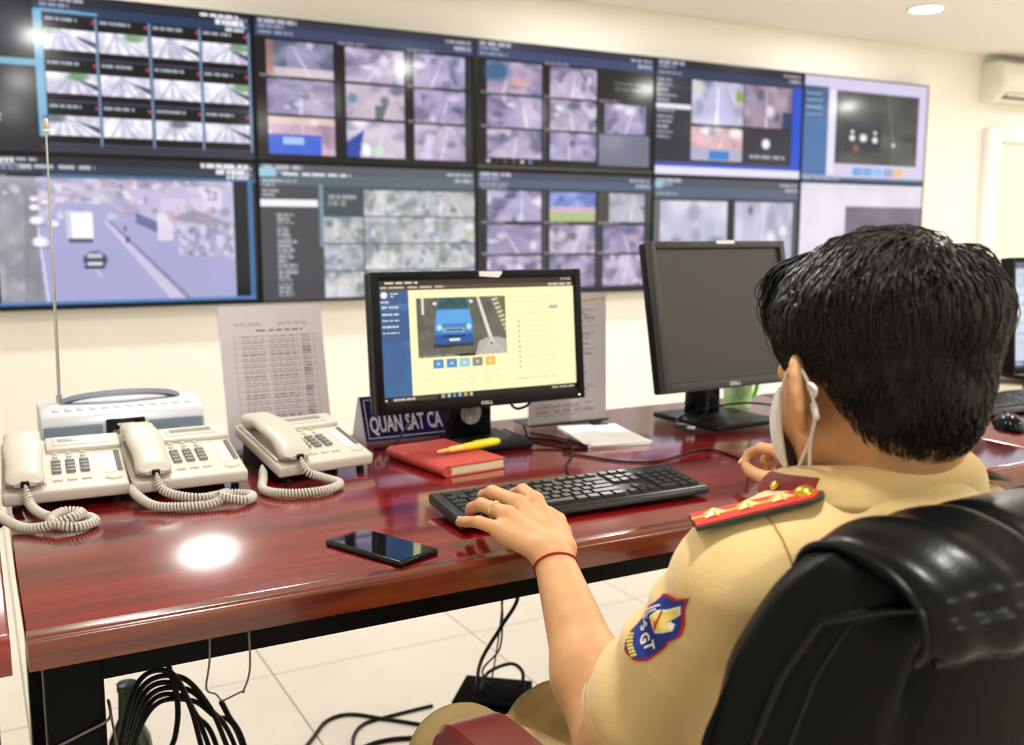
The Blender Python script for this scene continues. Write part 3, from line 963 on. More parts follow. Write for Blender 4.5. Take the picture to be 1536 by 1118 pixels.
phone('ivory desk telephone beside the paper stand, turned towards the monitor', l3, r3,
      [s3, (s3[0] + 0.006, s3[1] - 0.016, cz + 0.018), (0.524, 1.636, cz + 0.004), (0.538, 1.606, cz), (0.512, 1.577, cz), (0.470, 1.570, cz), (0.428, 1.590, cz), (0.412, 1.630, cz), (0.428, 1.690, cz + 0.006), (0.436, 1.726, cz + 0.018)], 0.0085)

# black radio-handset charger at the left edge
t = thing('battery_charger', 'small black charger with a cable beside the leftmost telephone', 'charger', (-0.034, 1.745, DZ))
bm = NB(); box(bm, (0, 0, 0.022), (0.045, 0.06, 0.044), 0.006, 3); obj('cradle', bm, M_black, t)
bm = NB(); box(bm, (0.0, 0.004, 0.068), (0.034, 0.030, 0.052), 0.006, 3); obj('handset', bm, M_black, t)
bm = NB(); tube(bm, spline([(0.015, -0.03, 0.015), (0.035, -0.06, 0.024), (0.055, -0.09, 0.012), (0.05, -0.13, 0.0045), (0.02, -0.15, 0.0045), (-0.04, -0.15, 0.0045)], 8), 0.0035, 8); obj('cable', bm, M_black, t)

# ================================================================== RADIO
rad = thing('portable_radio', 'silver and blue portable radio with carrying handle behind two telephones', 'radio', (0.238, 1.985, DZ))
M_sil = mat('silver_plastic', (214, 218, 224), rough=0.35, metal=0.15, var=0.02)
M_blu = mat('grey_blue_grille', (124, 142, 160), rough=0.6, var=0.06, bump=0.3, bscale=900)
RW = 0.285
bm = NB(); prism(bm, [(-0.055, 0.0), (-0.058, 0.092), (-0.050, 0.108), (-0.015, 0.124), (0.040, 0.124), (0.052, 0.110), (0.052, 0.0)], -RW / 2, RW / 2, 'X')
bmesh.ops.bevel(bm, geom=bm.edges[:], offset=0.005, segments=2, affect='EDGES', profile=0.5)
obj('case', bm, M_sil, rad)
for s in (-1, 1):
    bm = NB(); box(bm, (s * 0.089, -0.0575, 0.052), (0.098, 0.008, 0.080), 0.004, 2)
    g = obj('speaker_grille', bm, M_blu, rad)
    bm = NB(); lathe(bm, [(0.030, -0.002), (0.030, 0.002), (0.026, 0.004), (0.010, 0.001), (0.0, 0.001)], 32, M=Matrix.Rotation(PI / 2, 4, 'X'))
    obj('speaker_cone', bm, mat('speaker_cone_mat', (96, 112, 128), rough=0.5), rad, loc=(s * 0.089, -0.0612, 0.046))
bm = NB(); box(bm, (0.0, -0.0585, 0.055), (0.068, 0.008, 0.086), 0.002, 2); obj('display_surround', bm, M_gloss, rad)
bm = NB(); box(bm, (0.002, -0.0630, 0.066), (0.050, 0.002, 0.024), 0.0006, 1); obj('display', bm, mat('radio_display', (128, 130, 104), rough=0.2), rad)
bm = NB(); box(bm, (0.0, -0.0630, 0.088), (0.030, 0.002, 0.004), 0.0004, 1); obj('name_plate', bm, M_lab, rad)
bt = NB(); box(bt, (0, 0, 0), (0.012, 0.008, 0.004), 0.0015, 2); bt_me = bm_mesh('button', bt); bt_me.materials.append(mat('radio_button', (196, 200, 206), rough=0.4))
for k in range(12):
    link_mesh('button', bt_me, None, rad, loc=(-0.115 + k * 0.021, -0.032, 0.1165), rot=(math.radians(24), 0, 0))
bm = NB()
hp = [(-0.100, 0.0, 0.120), (-0.094, -0.003, 0.129), (-0.06, -0.006, 0.136), (0, -0.008, 0.139), (0.06, -0.006, 0.136), (0.094, -0.003, 0.129), (0.100, 0.0, 0.120)]
tube(bm, spline(hp, 8), 1.0, section=[(0.004, -0.009), (0.004, 0.009), (-0.004, 0.009), (-0.004, -0.009)])
obj('carrying_handle', bm, mat('blue_grey_handle', (136, 146, 164), rough=0.4), rad)
bm = NB(); cyl(bm, (-0.104, 0.02, 0.128), 0.006, 0.018, 12)
rp_ = [(-0.104, 0.02, 0.12), (-0.102, 0.02, 0.30), (-0.100, 0.02, 0.47), (-0.0985, 0.02, 0.625)]
tube(bm, rp_, [0.0034, 0.0027, 0.0021, 0.0016], 10)
obj('antenna', bm, mat('chrome_antenna', (190, 188, 182), rough=0.22, metal=0.9, var=0.02), rad)
bm = NB(); cyl(bm, (-0.0984, 0.02, 0.632), 0.0045, 0.016, 12, bevel=0.001); box(bm, (-0.0984, 0.02, 0.618), (0.012, 0.008, 0.006), 0.001)
obj('antenna_tip', bm, mat('antenna_tip_mat', (220, 214, 190), rough=0.3, metal=0.4), rad)

# ================================================================== PAPER STANDS
M_acry = mat('clear_acrylic', (235, 240, 248), rough=0.05, var=0.0, trans=0.95, ior=1.3)
def sheet_canvas(seed, title, table, yellow):
    c = Cv(110, 150, C3(214, 211, 216), seed)
    for k in range(2):
        c.words(.15, .12 + .012 * k, .4, .006, C3(120, 118, 124), .6); c.words(.55, .12 + .012 * k, .85, .006, C3(120, 118, 124), .6)
    if table:
        c.words(.35, .165, .8, .012, C3(110, 106, 112), .8)
        for k in range(34):
            y = .21 + k * .021
            c.words(.2, y, .42, .008, C3(110, 108, 114), .55); c.words(.47, y, .72, .008, C3(110, 108, 114), .6); c.words(.78, y, .86, .010, C3(104, 102, 110), .7)
            if k % 2 == 0:
                c.rect(.13, y - .006, .92, y - .002, C3(170, 168, 174), .5)
        for x in (.13, .45, .74, .9):
            c.rect(x, .2, x + .008, .94, C3(176, 174, 180), .6)
    else:
        for k in range(40):
            y = .15 + k * .02
            if k % 7 == 6:
                continue
            c.words(.1 + .04 * (k % 5 == 0), y, .9 - .25 * c.rs.rand(), .008, C3(110, 108, 112), .6)
    if yellow:
        c.poly([(.55, .055), (.98, .035), (.98, .05), (.55, .075)], C3(206, 176, 70), .85)
    return c
def paper_stand(label, loc, rotz, lean, seed, table, yellow, base_col, base_name):
    t = thing('paper_stand', label, 'paper stand', loc, rotz, 'acrylic paper stands')
    R = Matrix.Rotation(-lean, 4, 'X')
    bm = NB(); box(bm, (0, 0.0015, 0.152), (0.212, 0.002, 0.299), 0.0004, 1, M=R); obj('acrylic_back', bm, M_acry, t)
    o = link_mesh('printed_page', sheet_canvas(seed, True, table, yellow).mesh('printed_page', 0.208, 0.294), M_print, t)
    o.location = R @ Vector((0, -0.0006, 0.152)); o.rotation_euler = (-lean, 0, 0)
    bm = NB(); box(bm, (0, 0.03, 0.003), (0.212, 0.085, 0.004), 0.001, 1); obj('base', bm, mat(base_name, base_col, rough=0.3), t)
    return t
paper_stand('printed list of numbers on a leaning stand behind the third telephone', (0.532, 1.935, DZ), math.radians(0), math.radians(13), 5, True, False, (50, 62, 150), 'blue_stand_base')
paper_stand('printed text page with a yellow mark, standing behind the lit monitor', (1.200, 1.930, DZ), math.radians(-1), math.radians(1.5), 9, False, True, (40, 40, 44), 'dark_stand_base')

# ================================================================== NAME SIGN
sg = thing('desk_sign', 'blue folded desk sign with white capital letters under the lit monitor', 'sign', (0.828, 1.985, DZ))
M_sign = mat('navy_sign_print', (22, 30, 92), rough=0.35, var=0.05)
M_sgw = mat('white_sign_print', (232, 232, 240), rough=0.5, var=0.01)
bm = NB(); prism(bm, [(-0.042, 0.0), (0.042, 0.0), (0.003, 0.092), (-0.003, 0.092)], -0.118, 0.118, 'X'); obj('folded_card', bm, mat('sign_card_side', (196, 200, 216), rough=0.4), sg)
sl = math.atan2(0.092, 0.039)
FS = Matrix.Translation((0, -0.0427, 0)) @ Matrix.Rotation(sl, 4, 'X')
bm = NB(); box(bm, (0, 0.05, 0.0008), (0.234, 0.0985, 0.0012), M=FS); obj('front_face', bm, M_sign, sg)
bm = NB()
for y in (0.008, 0.092):
    box(bm, (0, y, 0.0016), (0.220, 0.0014, 0.0008), M=FS)
for x in (-0.1095, 0.1095):
    box(bm, (x, 0.05, 0.0016), (0.0014, 0.085, 0.0008), M=FS)
obj('border_line', bm, M_sgw, sg)
text_obj('lettering', 'QUAN SÁT CA', 0.050, M_sgw, sg, FS @ Vector((-0.104, 0.020, 0.0016)), (sl, 0, 0), 0.0004, 0.0010, sx=0.50)

# ================================================================== MONITORS
def monitor_canvas():
    c = Cv(330, 190, C3(252, 243, 190), 77)
    D1, D2 = C3(70, 56, 36), C3(50, 42, 34)
    c.rect(0, 0, 1, .045, D2); c.rect(0, .045, 1, .085, C3(92, 72, 46))
    c.words(.03, .014, .19, .018, C3(220, 210, 190)); c.words(.01, .052, .32, .016, C3(220, 210, 190), .8); c.words(.86, .05, .99, .022, C3(230, 220, 200), .8); c.words(.93, .012, .99, .014, C3(230, 220, 200), .7)
    c.rect(0, .085, .14, .945, C3(58, 92, 138)); c.fill_noise(0, .5, .14, .945, 2, 3, C3(58, 96, 144), C3(70, 112, 158))
    c.blob(.025, .12, .018, .03, C3(238, 236, 226), 1, .2); c.words(.055, .105, .09, .012, C3(220, 220, 220)); c.words(.055, .125, .075, .012, C3(220, 220, 220))
    for k, y in enumerate((.17, .21, .27, .32, .37, .42)):
        if k == 1:
            c.rect(0, y - .02, .14, y + .035, C3(74, 112, 158))
        c.words(.012 if k else .0, y, .09 if k else .05, .014, C3(225, 228, 230), .9)
    # camera picture
    x0, y0, x1, y1 = .175, .155, .625, .64
    c.rect(x0, y0, x1, y1, C3(98, 96, 84)); c.fill_noise(x0, y0, x1, y1, 10, 8, C3(90, 90, 80), C3(108, 106, 92))
    c.rect(.2, y0, .212, .29, C3(222, 220, 210))
    c.poly([(.475, y0), (.49, y0), (.56, .55), (.54, .55)], C3(222, 220, 210))
    c.poly([(.54, y0), (x1, y0), (x1, .48)], C3(112, 108, 76))
    for k in range(9):
        a = .552 + k * .0085; b = y0 + .02 + k * .036
        c.poly([(a, b), (min(x1, a + .030), b - .012), (min(x1, a + .033), b + .006), (a + .004, b + .020)], C3(214, 206, 166), .95)
    # blue van
    c.poly([(.255, .52), (.445, .52), (.46, .56), (.25, .57)], C3(38, 40, 36), .8)
    c.poly([(.285, y0), (.425, y0), (.45, .36), (.452, .50), (.44, .535), (.268, .535), (.262, .50), (.262, .36)], C3(60, 130, 196))
    c.poly([(.29, y0), (.422, y0), (.436, .25), (.275, .25)], C3(44, 84, 92)); c.fill_noise(.295, .17, .42, .235, 6, 3, C3(38, 66, 70), C3(72, 108, 100), .7)
    c.poly([(.275, .26), (.437, .26), (.446, .37), (.265, .37)], C3(92, 164, 224))
    c.rect(.262, .46, .452, .535, C3(34, 86, 160)); c.rect(.30, .405, .41, .44, C3(140, 170, 196)); c.rect(.315, .415, .40, .43, C3(70, 96, 120))
    c.blob(.283, .40, .02, .035, C3(206, 228, 240), .95); c.blob(.432, .40, .018, .035, C3(206, 228, 240), .95)
    c.rect(.33, .495, .385, .515, C3(226, 226, 220)); c.blob(.265, .2, .014, .02, C3(226, 226, 220)); c.blob(.447, .19, .014, .02, C3(226, 226, 220))
    c.rect(.30, .47, .41, .485, C3(20, 40, 80))
    # fan-shaped inset
    c.poly([(.46, .64), (.48, .53), (.52, .50), (.58, .50), (x1, .52), (x1, .64)], C3(178, 174, 164))
    for k in range(6):
        a = .485 + k * .024
        c.poly([(.545, .5), (.55, .5), (a + .006, .64), (a, .64)], C3(226, 222, 212), .6)
    c.blob(.545, .55, .008, .012, C3(60, 56, 52))
    c.rect(x0, .625, .46, .64, C3(60, 56, 46)); c.words(x0, .628, .36, .01, C3(200, 190, 160), .7); c.rect(.38, .625, .46, .645, C3(20, 18, 16))
    for k, cc in enumerate((C3(84, 142, 190), C3(84, 142, 190), C3(150, 206, 206), C3(140, 136, 130), C3(236, 190, 84))):
        a = .245 + k * .066
        c.rect(a, .665, a + .052, .735, cc); c.rect(a + .018, .69, a + .034, .71, C3(230, 236, 230), .7)
    for r in range(3):
        for x in (.22, .36, .42, .5, .56):
            c.words(x, .775 + r * .05, x + .03, .010, C3(214, 202, 158), .5)
    c.rect(.86, .245, .905, .275, C3(120, 160, 176)); c.rect(.866, .252, .9, .268, C3(160, 190, 196), .7)
    for k in range(10):
        c.blob(.693, .375 + k * .044, .006, .010, C3(120, 126, 120), .8)
        c.words(.72, .372 + k * .044, .84 + .06 * c.rs.rand(), .008, C3(234, 222, 172), .8)
    for y in (.16, .2, .25, .3, .335):
        c.words(.68, y, .9, .008, C3(238, 226, 176), .8)
    c.words(.67, .865, .88, .008, C3(216, 204, 160), .7)
    c.rect(0, .945, 1, 1, C3(22, 20, 18)); c.rect(.04, .952, .26, .99, C3(70, 58, 40)); c.words(.05, .965, .15, .014, C3(210, 200, 180)); c.blob(.013, .972, .008, .012, C3(220, 220, 220))
    for k in range(6):
        c.rect(.28 + k * .028, .955, .296 + k * .028, .985, [C3(200, 190, 170), C3(220, 220, 220), C3(110, 180, 210), C3(190, 210, 220), C3(226, 190, 90), C3(226, 220, 210)][k], .85)
    c.words(.86, .962, .985, .016, C3(220, 214, 200), .8)
    return c
M_off = mat('dark_matte_panel', (54, 52, 48), rough=0.36, var=0.02, scale=4)
def monitor(label, loc, rotz, W, H, lean, zc, canvas, neck_w, base_w, base_d, bez, name_size, circle=True, base_y=-0.03, base_dx=0.0):
    """loc is the base centre on the desk; zc is the height of the screen centre"""
    t = thing('desk_monitor', label, 'monitor', loc, rotz, 'desk monitors')
    R = Matrix.Translation((0, 0, zc)) @ Matrix.Rotation(-lean, 4, 'X')
    bm = NB(); box(bm, (0, 0.024, 0), (W, 0.028, H), 0.005, 2, M=R); box(bm, (0, 0.048, -0.01), (W * 0.7, 0.028, H * 0.62), 0.008, 2, M=R); obj('back_shell', bm, M_black, t)
    bm = NB()
    for s in (-1, 1):
        box(bm, (s * (W / 2 - bez / 2), 0.004, 0), (bez, 0.020, H), 0.002, 2, M=R)
    box(bm, (0, 0.004, H / 2 - bez / 2), (W - 2 * bez, 0.020, bez), 0.002, 2, M=R)
    box(bm, (0, 0.004, -H / 2 + bez * 0.65), (W - 2 * bez, 0.020, bez * 1.3), 0.002, 2, M=R)
    obj('bezel', bm, M_black, t)
    sw, sh = W - 2 * bez, H - 2.3 * bez
    oc = R @ Vector((0, 0.001, 0.15 * bez))
    if canvas:
        link_mesh('screen_panel', canvas.mesh('screen_panel', sw, sh), M_mon, t, loc=oc, rot=(-lean, 0, 0))
    else:
        bm = NB(); box(bm, (0, 0.004, 0), (sw, 0.004, sh), 0.0005, 1); obj('screen_panel', bm, M_off, t, loc=oc, rot=(-lean, 0, 0), label='dark switched-off screen')
    text_obj('lettering', 'DELL', name_size, M_sil, t, R @ Vector((0, -0.0065, -H / 2 + bez * 0.32)), (PI / 2 - lean, 0, 0), 0.0003, 0.0002, 'CENTER', 1.25)
    bm = NB()
    top = zc + 0.02
    prism(bm, [(0.055, 0.012), (0.090, 0.012), (0.078, top), (0.058, top)], -neck_w / 2, neck_w / 2, 'X')
    bmesh.ops.bevel(bm, geom=bm.edges[:], offset=0.004, segments=2, affect='EDGES', profile=0.5)
    obj('neck', bm, M_gloss, t)
    bm = NB(); prism(bm, [(base_dx - base_w / 2, base_y - base_d / 2 + 0.06), (base_dx - base_w / 2, base_y + base_d / 2 + 0.06), (base_dx + base_w / 2, base_y + base_d / 2 + 0.06), (base_dx + base_w / 2, base_y - base_d / 2 + 0.06)], 0.0005, 0.014)
    bmesh.ops.bevel(bm, geom=bm.edges[:], offset=0.005, segments=2, affect='EDGES', profile=0.5)
    obj('base_plate', bm, M_black, t)
    return t, R
mon1, R1 = monitor('lit black monitor showing a blue van from a road camera', (0.909, 1.790, DZ), 0, 0.472, 0.276, math.radians(5), 0.2245, monitor_canvas(), 0.095, 0.136, 0.17, 0.0165, 0.0095, base_dx=0.021)
bm = NB(); lathe(bm, [(0.0, 0.001), (0.022, 0.001), (0.024, 0.0)], 32, M=Matrix.Rotation(PI / 2, 4, 'X')); obj('cable_hole_ring', bm, mat('cable_hole_mix', (70, 70, 74), rough=0.4, scale=40, col2=(210, 210, 214), stretch=(2.5, 1, 0.6)), mon1, loc=(0.0, 0.0555, 0.062))
bm = NB(); prism(bm, [(-0.026, -0.005), (0.018, -0.008), (0.026, 0.000), (0.026, 0.005), (-0.026, 0.005)], -0.0005, 0.0005, 'Y', M=R1 @ Matrix.Translation((0.02, -0.0068, 0.276 / 2 - 0.007))); obj('sticker', bm, M_paper, mon1, label='torn white paper sticker')
bm = NB(); cyl(bm, (0.221, -0.0068, -0.130), 0.002, 0.002, 10, axis='Y', M=R1); obj('power_light', bm, mat('white_power_light', (240, 240, 240), emis=1.0), mon1)
M_grey = mat('charcoal_plastic', (52, 52, 52), rough=0.45, var=0.05)
mon2, R2 = monitor('dark switched-off square monitor in front of the seated man', (1.525, 1.768, DZ), math.radians(3), 0.414, 0.338, math.radians(11), 0.253, None, 0.085, 0.20, 0.22, 0.016, 0.012, base_y=-0.035)
for ch in mon2.children:
    if ch.name.startswith(('bezel',)):
        ch.data.materials[0] = M_grey
bm = NB(); box(bm, (0.015, -0.0068, 0.338 / 2 - 0.003), (0.055, 0.001, 0.008), M=R2); obj('sticker', bm, M_paper, mon2, label='white paper sticker')
def pale_canvas():
    c = Cv(80, 60, C3(196, 206, 226), 17)
    c.fill_noise(0, 0, 1, 1, 4, 5, C3(176, 190, 216), C3(226, 230, 238))
    c.rect(0, 0, 1, .06, C3(90, 100, 130)); c.rect(0, .93, 1, 1, C3(70, 84, 120)); c.words(.02, .95, .5, .02, C3(200, 200, 210))
    for k in range(8):
        c.words(.05, .12 + k * .09, .4, .02, C3(140, 160, 200), .6)
    return c
monitor('pale lit monitor cut off by the right picture edge', (2.890, 1.83, DZ), math.radians(-2), 0.47, 0.34, math.radians(4), 0.200, pale_canvas(), 0.10, 0.22, 0.20, 0.014, 0.011)

# ================================================================== KEYBOARDS
M_kb = mat('keyboard_shell', (22, 22, 23), rough=0.35, var=0.06)
M_cap = mat('key_cap', (40, 40, 40), rough=0.32, var=0.08, scale=80)
U = 0.0188
def key_rows():
    R = []
    def row(y, ws, x=0.0):
        for w in ws:
            if w > 0:
                R.append((x + w / 2, y, w))
            x += abs(w)
    row(5.3, [1, -1, 1, 1, 1, 1, -.5, 1, 1, 1, 1, -.5, 1, 1, 1, 1])
    row(4, [1] * 13 + [2]); row(3, [1.5] + [1] * 12 + [1.5]); row(2, [1.75] + [1] * 11 + [2.25]); row(1, [2.25] + [1] * 10 + [2.75]); row(0, [1.25, 1.25, 1.25, 6.25, 1.25, 1.25, 1.25, 1.25])
    for y in (5.3, 4, 3):
        row(y, [1, 1, 1], 15.3)
    row(1, [-1, 1, -1], 15.3); row(0, [1, 1, 1], 15.3)
    for y in (4, 3, 2, 1):
        row(y, [1, 1, 1, 1], 18.6)
    row(0, [2, 1, 1], 18.6)
    return R
ROWS = key_rows()
cap_me = {}
def cap(w):
    if w not in cap_me:
        bm = NB()
        a = (w * U - 0.003) / 2; b = 0.0077
        lo = [(-a, -b), (a, -b), (a, b), (-a, b)]
        hi = [(-a + .0015, -b + .0012), (a - .0015, -b + .0012), (a - .0015, b - .0022), (-a + .0015, b - .0022)]
        L = [bm.verts.new((x, y, 0)) for x, y in lo]; Hh = [bm.verts.new((x, y, 0.0055)) for x, y in hi]
        bm.faces.new(Hh); bm.faces.new(L[::-1])
        for i in range(4):
            bm.faces.new((L[i], L[(i + 1) % 4], Hh[(i + 1) % 4], Hh[i]))
        me = bm_mesh('key', bm, smooth=False); me.materials.append(M_cap); cap_me[w] = me
    return cap_me[w]
def keyboard(label, loc, rotz):
    t = thing('computer_keyboard', label, 'keyboard', loc, rotz, 'black keyboards')
    W, D = 0.448, 0.135
    tl = math.radians(5.0)
    R = Matrix.Translation((0, -D / 2, 0.0035)) @ Matrix.Rotation(tl, 4, 'X')
    bm = NB(); prism(bm, [(0.0, 0.006), (0.004, 0.014), (0.010, 0.017), (D - 0.010, 0.019), (D, 0.016), (D, 0.004), (D - 0.01, 0.0), (0.012, 0.0)], -W / 2, W / 2, 'X', M=R)
    bmesh.ops.bevel(bm, geom=bm.edges[:], offset=0.0025, segments=2, affect='EDGES', profile=0.5)
    obj('shell', bm, M_kb, t)
    bm = NB()
    for sx in (-1, 1):
        box(bm, (sx * 0.17, D / 2 - 0.02, 0.008), (0.03, 0.012, 0.015), 0.002)
        box(bm, (sx * 0.17, -D / 2 + 0.02, 0.0025), (0.03, 0.012, 0.005), 0.001)
    obj('feet', bm, M_black, t)
    x0 = -22.6 * U / 2
    for x, y, w in ROWS:
        p = R @ Vector((x0 + x * U, 0.0145 + (y + .5) * 0.0171, 0.0165))
        link_mesh('key', cap(w), None, t, loc=p, rot=(tl, 0, 0))
    return t
keyboard('black keyboard under the seated man\'s left hand', (0.832, 1.322, DZ), math.radians(-1.0))
keyboard('pale-lit keyboard on the far right desk behind the head', (2.245, 1.560, DZ), math.radians(2))['label'] = 'black keyboard on the far right desk, half hidden by the head'

ms = thing('computer_mouse', 'black computer mouse on the far right desk behind the head', 'mouse', (2.035, 1.395, DZ), math.radians(-35))
bm = NB(); bmesh.ops.create_uvsphere(bm, u_segments=32, v_segments=20, radius=1.0)
for v in bm.verts:
    z = v.co.z
    y = v.co.y
    v.co = Vector((v.co.x * 0.031 * (1 + 0.08 * y), y * 0.056, (max(z, -0.25) * 0.030 if z > 0 else max(z, -0.25) * 0.02) * (1 - 0.18 * y) + 0.006))
obj('shell', bm, M_gloss, ms)
bm = NB(); cyl(bm, (0, 0.030, 0.0305), 0.009, 0.006, 20, axis='X', bevel=0.0015); obj('scroll_wheel', bm, M_grey, ms)
bm = NB()
tube(bm, [(0, 0.012, 0.0362), (0, 0.030, 0.0338), (0, 0.048, 0.024)], 0.0006, 6); obj('button_seam', bm, M_black, ms)

# ================================================================== SMALL THINGS ON THE DESK
nb = thing('notebook', 'red-covered notebook with worn cream page edges beneath the pen', 'notebook', (0.782, 1.6985, DZ), math.radians(7))
M_red = mat('red_notebook_cover', (196, 72, 66), rough=0.55, var=0.08, scale=40, bump=0.1, bscale=400)
M_pages = mat('cream_pages', (226, 208, 168), rough=0.8, var=0.12, scale=4, stretch=(3, 3, 260))
bm = NB(); box(bm, (0, 0, 0.0105), (0.124, 0.208, 0.017), 0.002, 2); obj('page_block', bm, M_pages, nb)
bm = NB(); box(bm, (0, 0, 0.0202), (0.130, 0.215, 0.0022), 0.0008, 1); obj('cover', bm, M_red, nb)
bm = NB(); box(bm, (0, 0, 0.0012), (0.130, 0.215, 0.0022), 0.0008, 1); obj('back_cover', bm, M_red, nb)
bm = NB(); cyl(bm, (-0.063, 0, 0.0108), 0.0098, 0.212, 16, axis='Y'); obj('spine', bm, M_red, nb)

pn = thing('highlighter_pen', 'yellow highlighter pen lying on the red notebook', 'pen', (0.816, 1.683, DZ + 0.0218), math.radians(13))
M_yel = mat('yellow_pen_plastic', (246, 226, 40), rough=0.3, var=0.03)
bm = NB(); lathe(bm, [(0.0, -0.012), (0.0052, -0.012), (0.0072, -0.008), (0.0078, 0.03), (0.0072, 0.072), (0.0050, 0.078), (0.0, 0.079)], 20, M=Matrix.Translation((0.006, 0, 0.0082)) @ Matrix.Rotation(PI / 2, 4, 'Y')); obj('barrel', bm, M_yel, pn)
bm = NB(); lathe(bm, [(0.0, -0.048), (0.0040, -0.047), (0.0058, -0.042), (0.0062, -0.012), (0.0, -0.012)], 20, M=Matrix.Translation((0.006, 0, 0.0082)) @ Matrix.Rotation(PI / 2, 4, 'Y')); obj('cap', bm, mat('pale_pen_cap', (244, 222, 130), rough=0.3), pn)
bm = NB(); lathe(bm, [(0.0, -0.075), (0.0022, -0.074), (0.0036, -0.066), (0.0040, -0.048), (0.0, -0.047)], 16, M=Matrix.Translation((0.006, 0, 0.0082)) @ Matrix.Rotation(PI / 2, 4, 'Y')); obj('tip', bm, mat('orange_pen_tip', (236, 196, 110), rough=0.4), pn)
bm = NB(); box(bm, (0.045, 0, 0.0163), (0.05, 0.004, 0.0014), 0.0005, 1); obj('clip', bm, M_yel, pn)

pd = thing('paper_pad', 'white stack of note paper held by a black clip', 'paper', (1.180, 1.757, DZ), math.radians(-13))
M_stk = mat('stacked_paper_edges', (240, 240, 240), rough=0.8, var=0.05, scale=4, stretch=(3, 3, 300))
for k, (rz, dx, dy, h) in enumerate(((0, 0, 0, 0.004), (2.5, 0.002, -0.002, 0.003), (-2, -0.003, 0.003, 0.002))):
    z0 = sum((0.004, 0.003, 0.002)[:k])
    bm = NB(); box(bm, (dx, dy, z0 + h / 2 + 0.0003), (0.138, 0.198, h), 0.0004, 1, M=Matrix.Rotation(math.radians(rz), 4, 'Z')); obj('sheet_stack', bm, M_stk, pd)
bm = NB(); prism(bm, [(0.088, 0.0002), (0.112, 0.0002), (0.112, 0.016), (0.090, 0.011)], 0.012, 0.048, 'X'); obj('binder_clip', bm, M_black, pd)

sp = thing('smartphone', 'black smartphone lying face up near the desk edge', 'phone', (0.4765, 1.2515, DZ), math.atan2(-0.14, 0.057) + PI / 2)
bm = NB(); box(bm, (0, 0, 0.0045), (0.074, 0.151, 0.0085), 0.0038, 3); obj('case', bm, mat('phone_case', (16, 17, 19), rough=0.25, metal=0.3), sp)
bm = NB(); box(bm, (0, 0, 0.0090), (0.068, 0.144, 0.0010), 0.0004, 1); obj('glass', bm, mat('phone_glass', (5, 6, 10), rough=0.03, var=0.0, coat=1.0, coat_rough=0.02), sp)
bm = NB(); box(bm, (0, 0.066, 0.0096), (0.016, 0.002, 0.0003)); obj('earpiece', bm, M_grey, sp)
for y in (-0.02, 0.01):
    bm = NB(); box(bm, (0.0374, y, 0.0048), (0.001, 0.018, 0.0025), 0.0004, 1); obj('side_button', bm, M_sil, sp)

cp = thing('drinking_cup', 'green plastic cup behind the dark monitor stand', 'cup', (1.688, 1.905, DZ))
M_grn = mat('bright_green_plastic', (110, 226, 70), rough=0.3, var=0.1, trans=0.25)
bm = NB(); lathe(bm, [(0.0, 0.001), (0.030, 0.001), (0.033, 0.004), (0.040, 0.095), (0.0385, 0.095), (0.031, 0.008), (0.0, 0.008)], 36); obj('body', bm, mat('leaf_print_cup', (120, 214, 90), rough=0.3, scale=28, col2=(226, 240, 214)), cp)
bm = NB(); tube(bm, spline([(0.036, 0, 0.082), (0.058, 0, 0.078), (0.064, 0, 0.055), (0.054, 0, 0.028), (0.033, 0, 0.022)], 8), 0.0055, 10); obj('handle', bm, M_grn, cp)
bm = NB(); lathe(bm, [(0.0385, 0.094), (0.0415, 0.094), (0.0415, 0.098), (0.0385, 0.098), (0.0385, 0.094)], 36); obj('rim', bm, M_grn, cp)

ub = thing('usb_plug', 'small grey usb plug lying by the dark monitor base', 'plug', (1.388, 1.745, DZ), math.radians(-70))
bm = NB(); box(bm, (0, 0, 0.007), (0.030, 0.016, 0.012), 0.002); obj('housing', bm, M_grey, ub)
bm = NB(); box(bm, (0.022, 0, 0.007), (0.016, 0.012, 0.005), 0.0006, 1); obj('connector', bm, M_sil, ub)

# ------------------------------------------------------------------ cables
def cable(label, pts, r=0.0022, group='loose cables', m=M_black, name='cable', n=10):
    P = [Vector(p) for p in pts]
    base = P[0].copy(); base.z = min(p.z for p in P)
    bm = NB(); tube(bm, [p - base for p in spline(P, n)], r, 8)
    o = obj(name, bm, m, None, loc=base, ang=80)
    tag(o, label, 'cable', group)
    return o
z = DZ + 0.0025
cable('thin black cable curling from monitor stand to the keyboard', [(1.010, 1.80, z + 0.03), (1.006, 1.76, z + 0.006), (1.04, 1.70, z), (1.082, 1.668, z), (1.098, 1.72, z), (1.085, 1.80, z), (1.06, 1.86, z)], 0.0024)
cable('thin black cable looping from the monitor base behind the keyboard', [(0.860, 1.39, z + 0.022), (0.905, 1.44, z + 0.004), (0.960, 1.55, z), (1.030, 1.64, z), (1.075, 1.735, z), (1.030, 1.83, z), (1.03, 1.93, z)], 0.0022)
cable('long thin mouse cable running from the pad to the right hand', [(1.02, 1.66, z), (1.075, 1.54, z), (1.13, 1.505, z), (1.19, 1.52, z), (1.26, 1.545, z), (1.30, 1.53, z), (1.29, 1.44, z), (1.238, 1.36, z + 0.006), (1.185, 1.295, z + 0.032)], 0.0021)
cable('black cable crossing the dark monitor\'s base', [(1.392, 1.762, z + 0.004), (1.42, 1.80, z + 0.012), (1.50, 1.79, z + 0.03), (1.58, 1.76, z + 0.04), (1.66, 1.74, z + 0.03), (1.72, 1.72, z + 0.016), (1.78, 1.75, z)], 0.0026)
cable('black cable hanging from the dark monitor\'s neck', [(1.53, 1.842, DZ + 0.16), (1.505, 1.80, DZ + 0.10), (1.475, 1.765, DZ + 0.06), (1.455, 1.745, DZ + 0.035), (1.44, 1.76, z)], 0.0026)
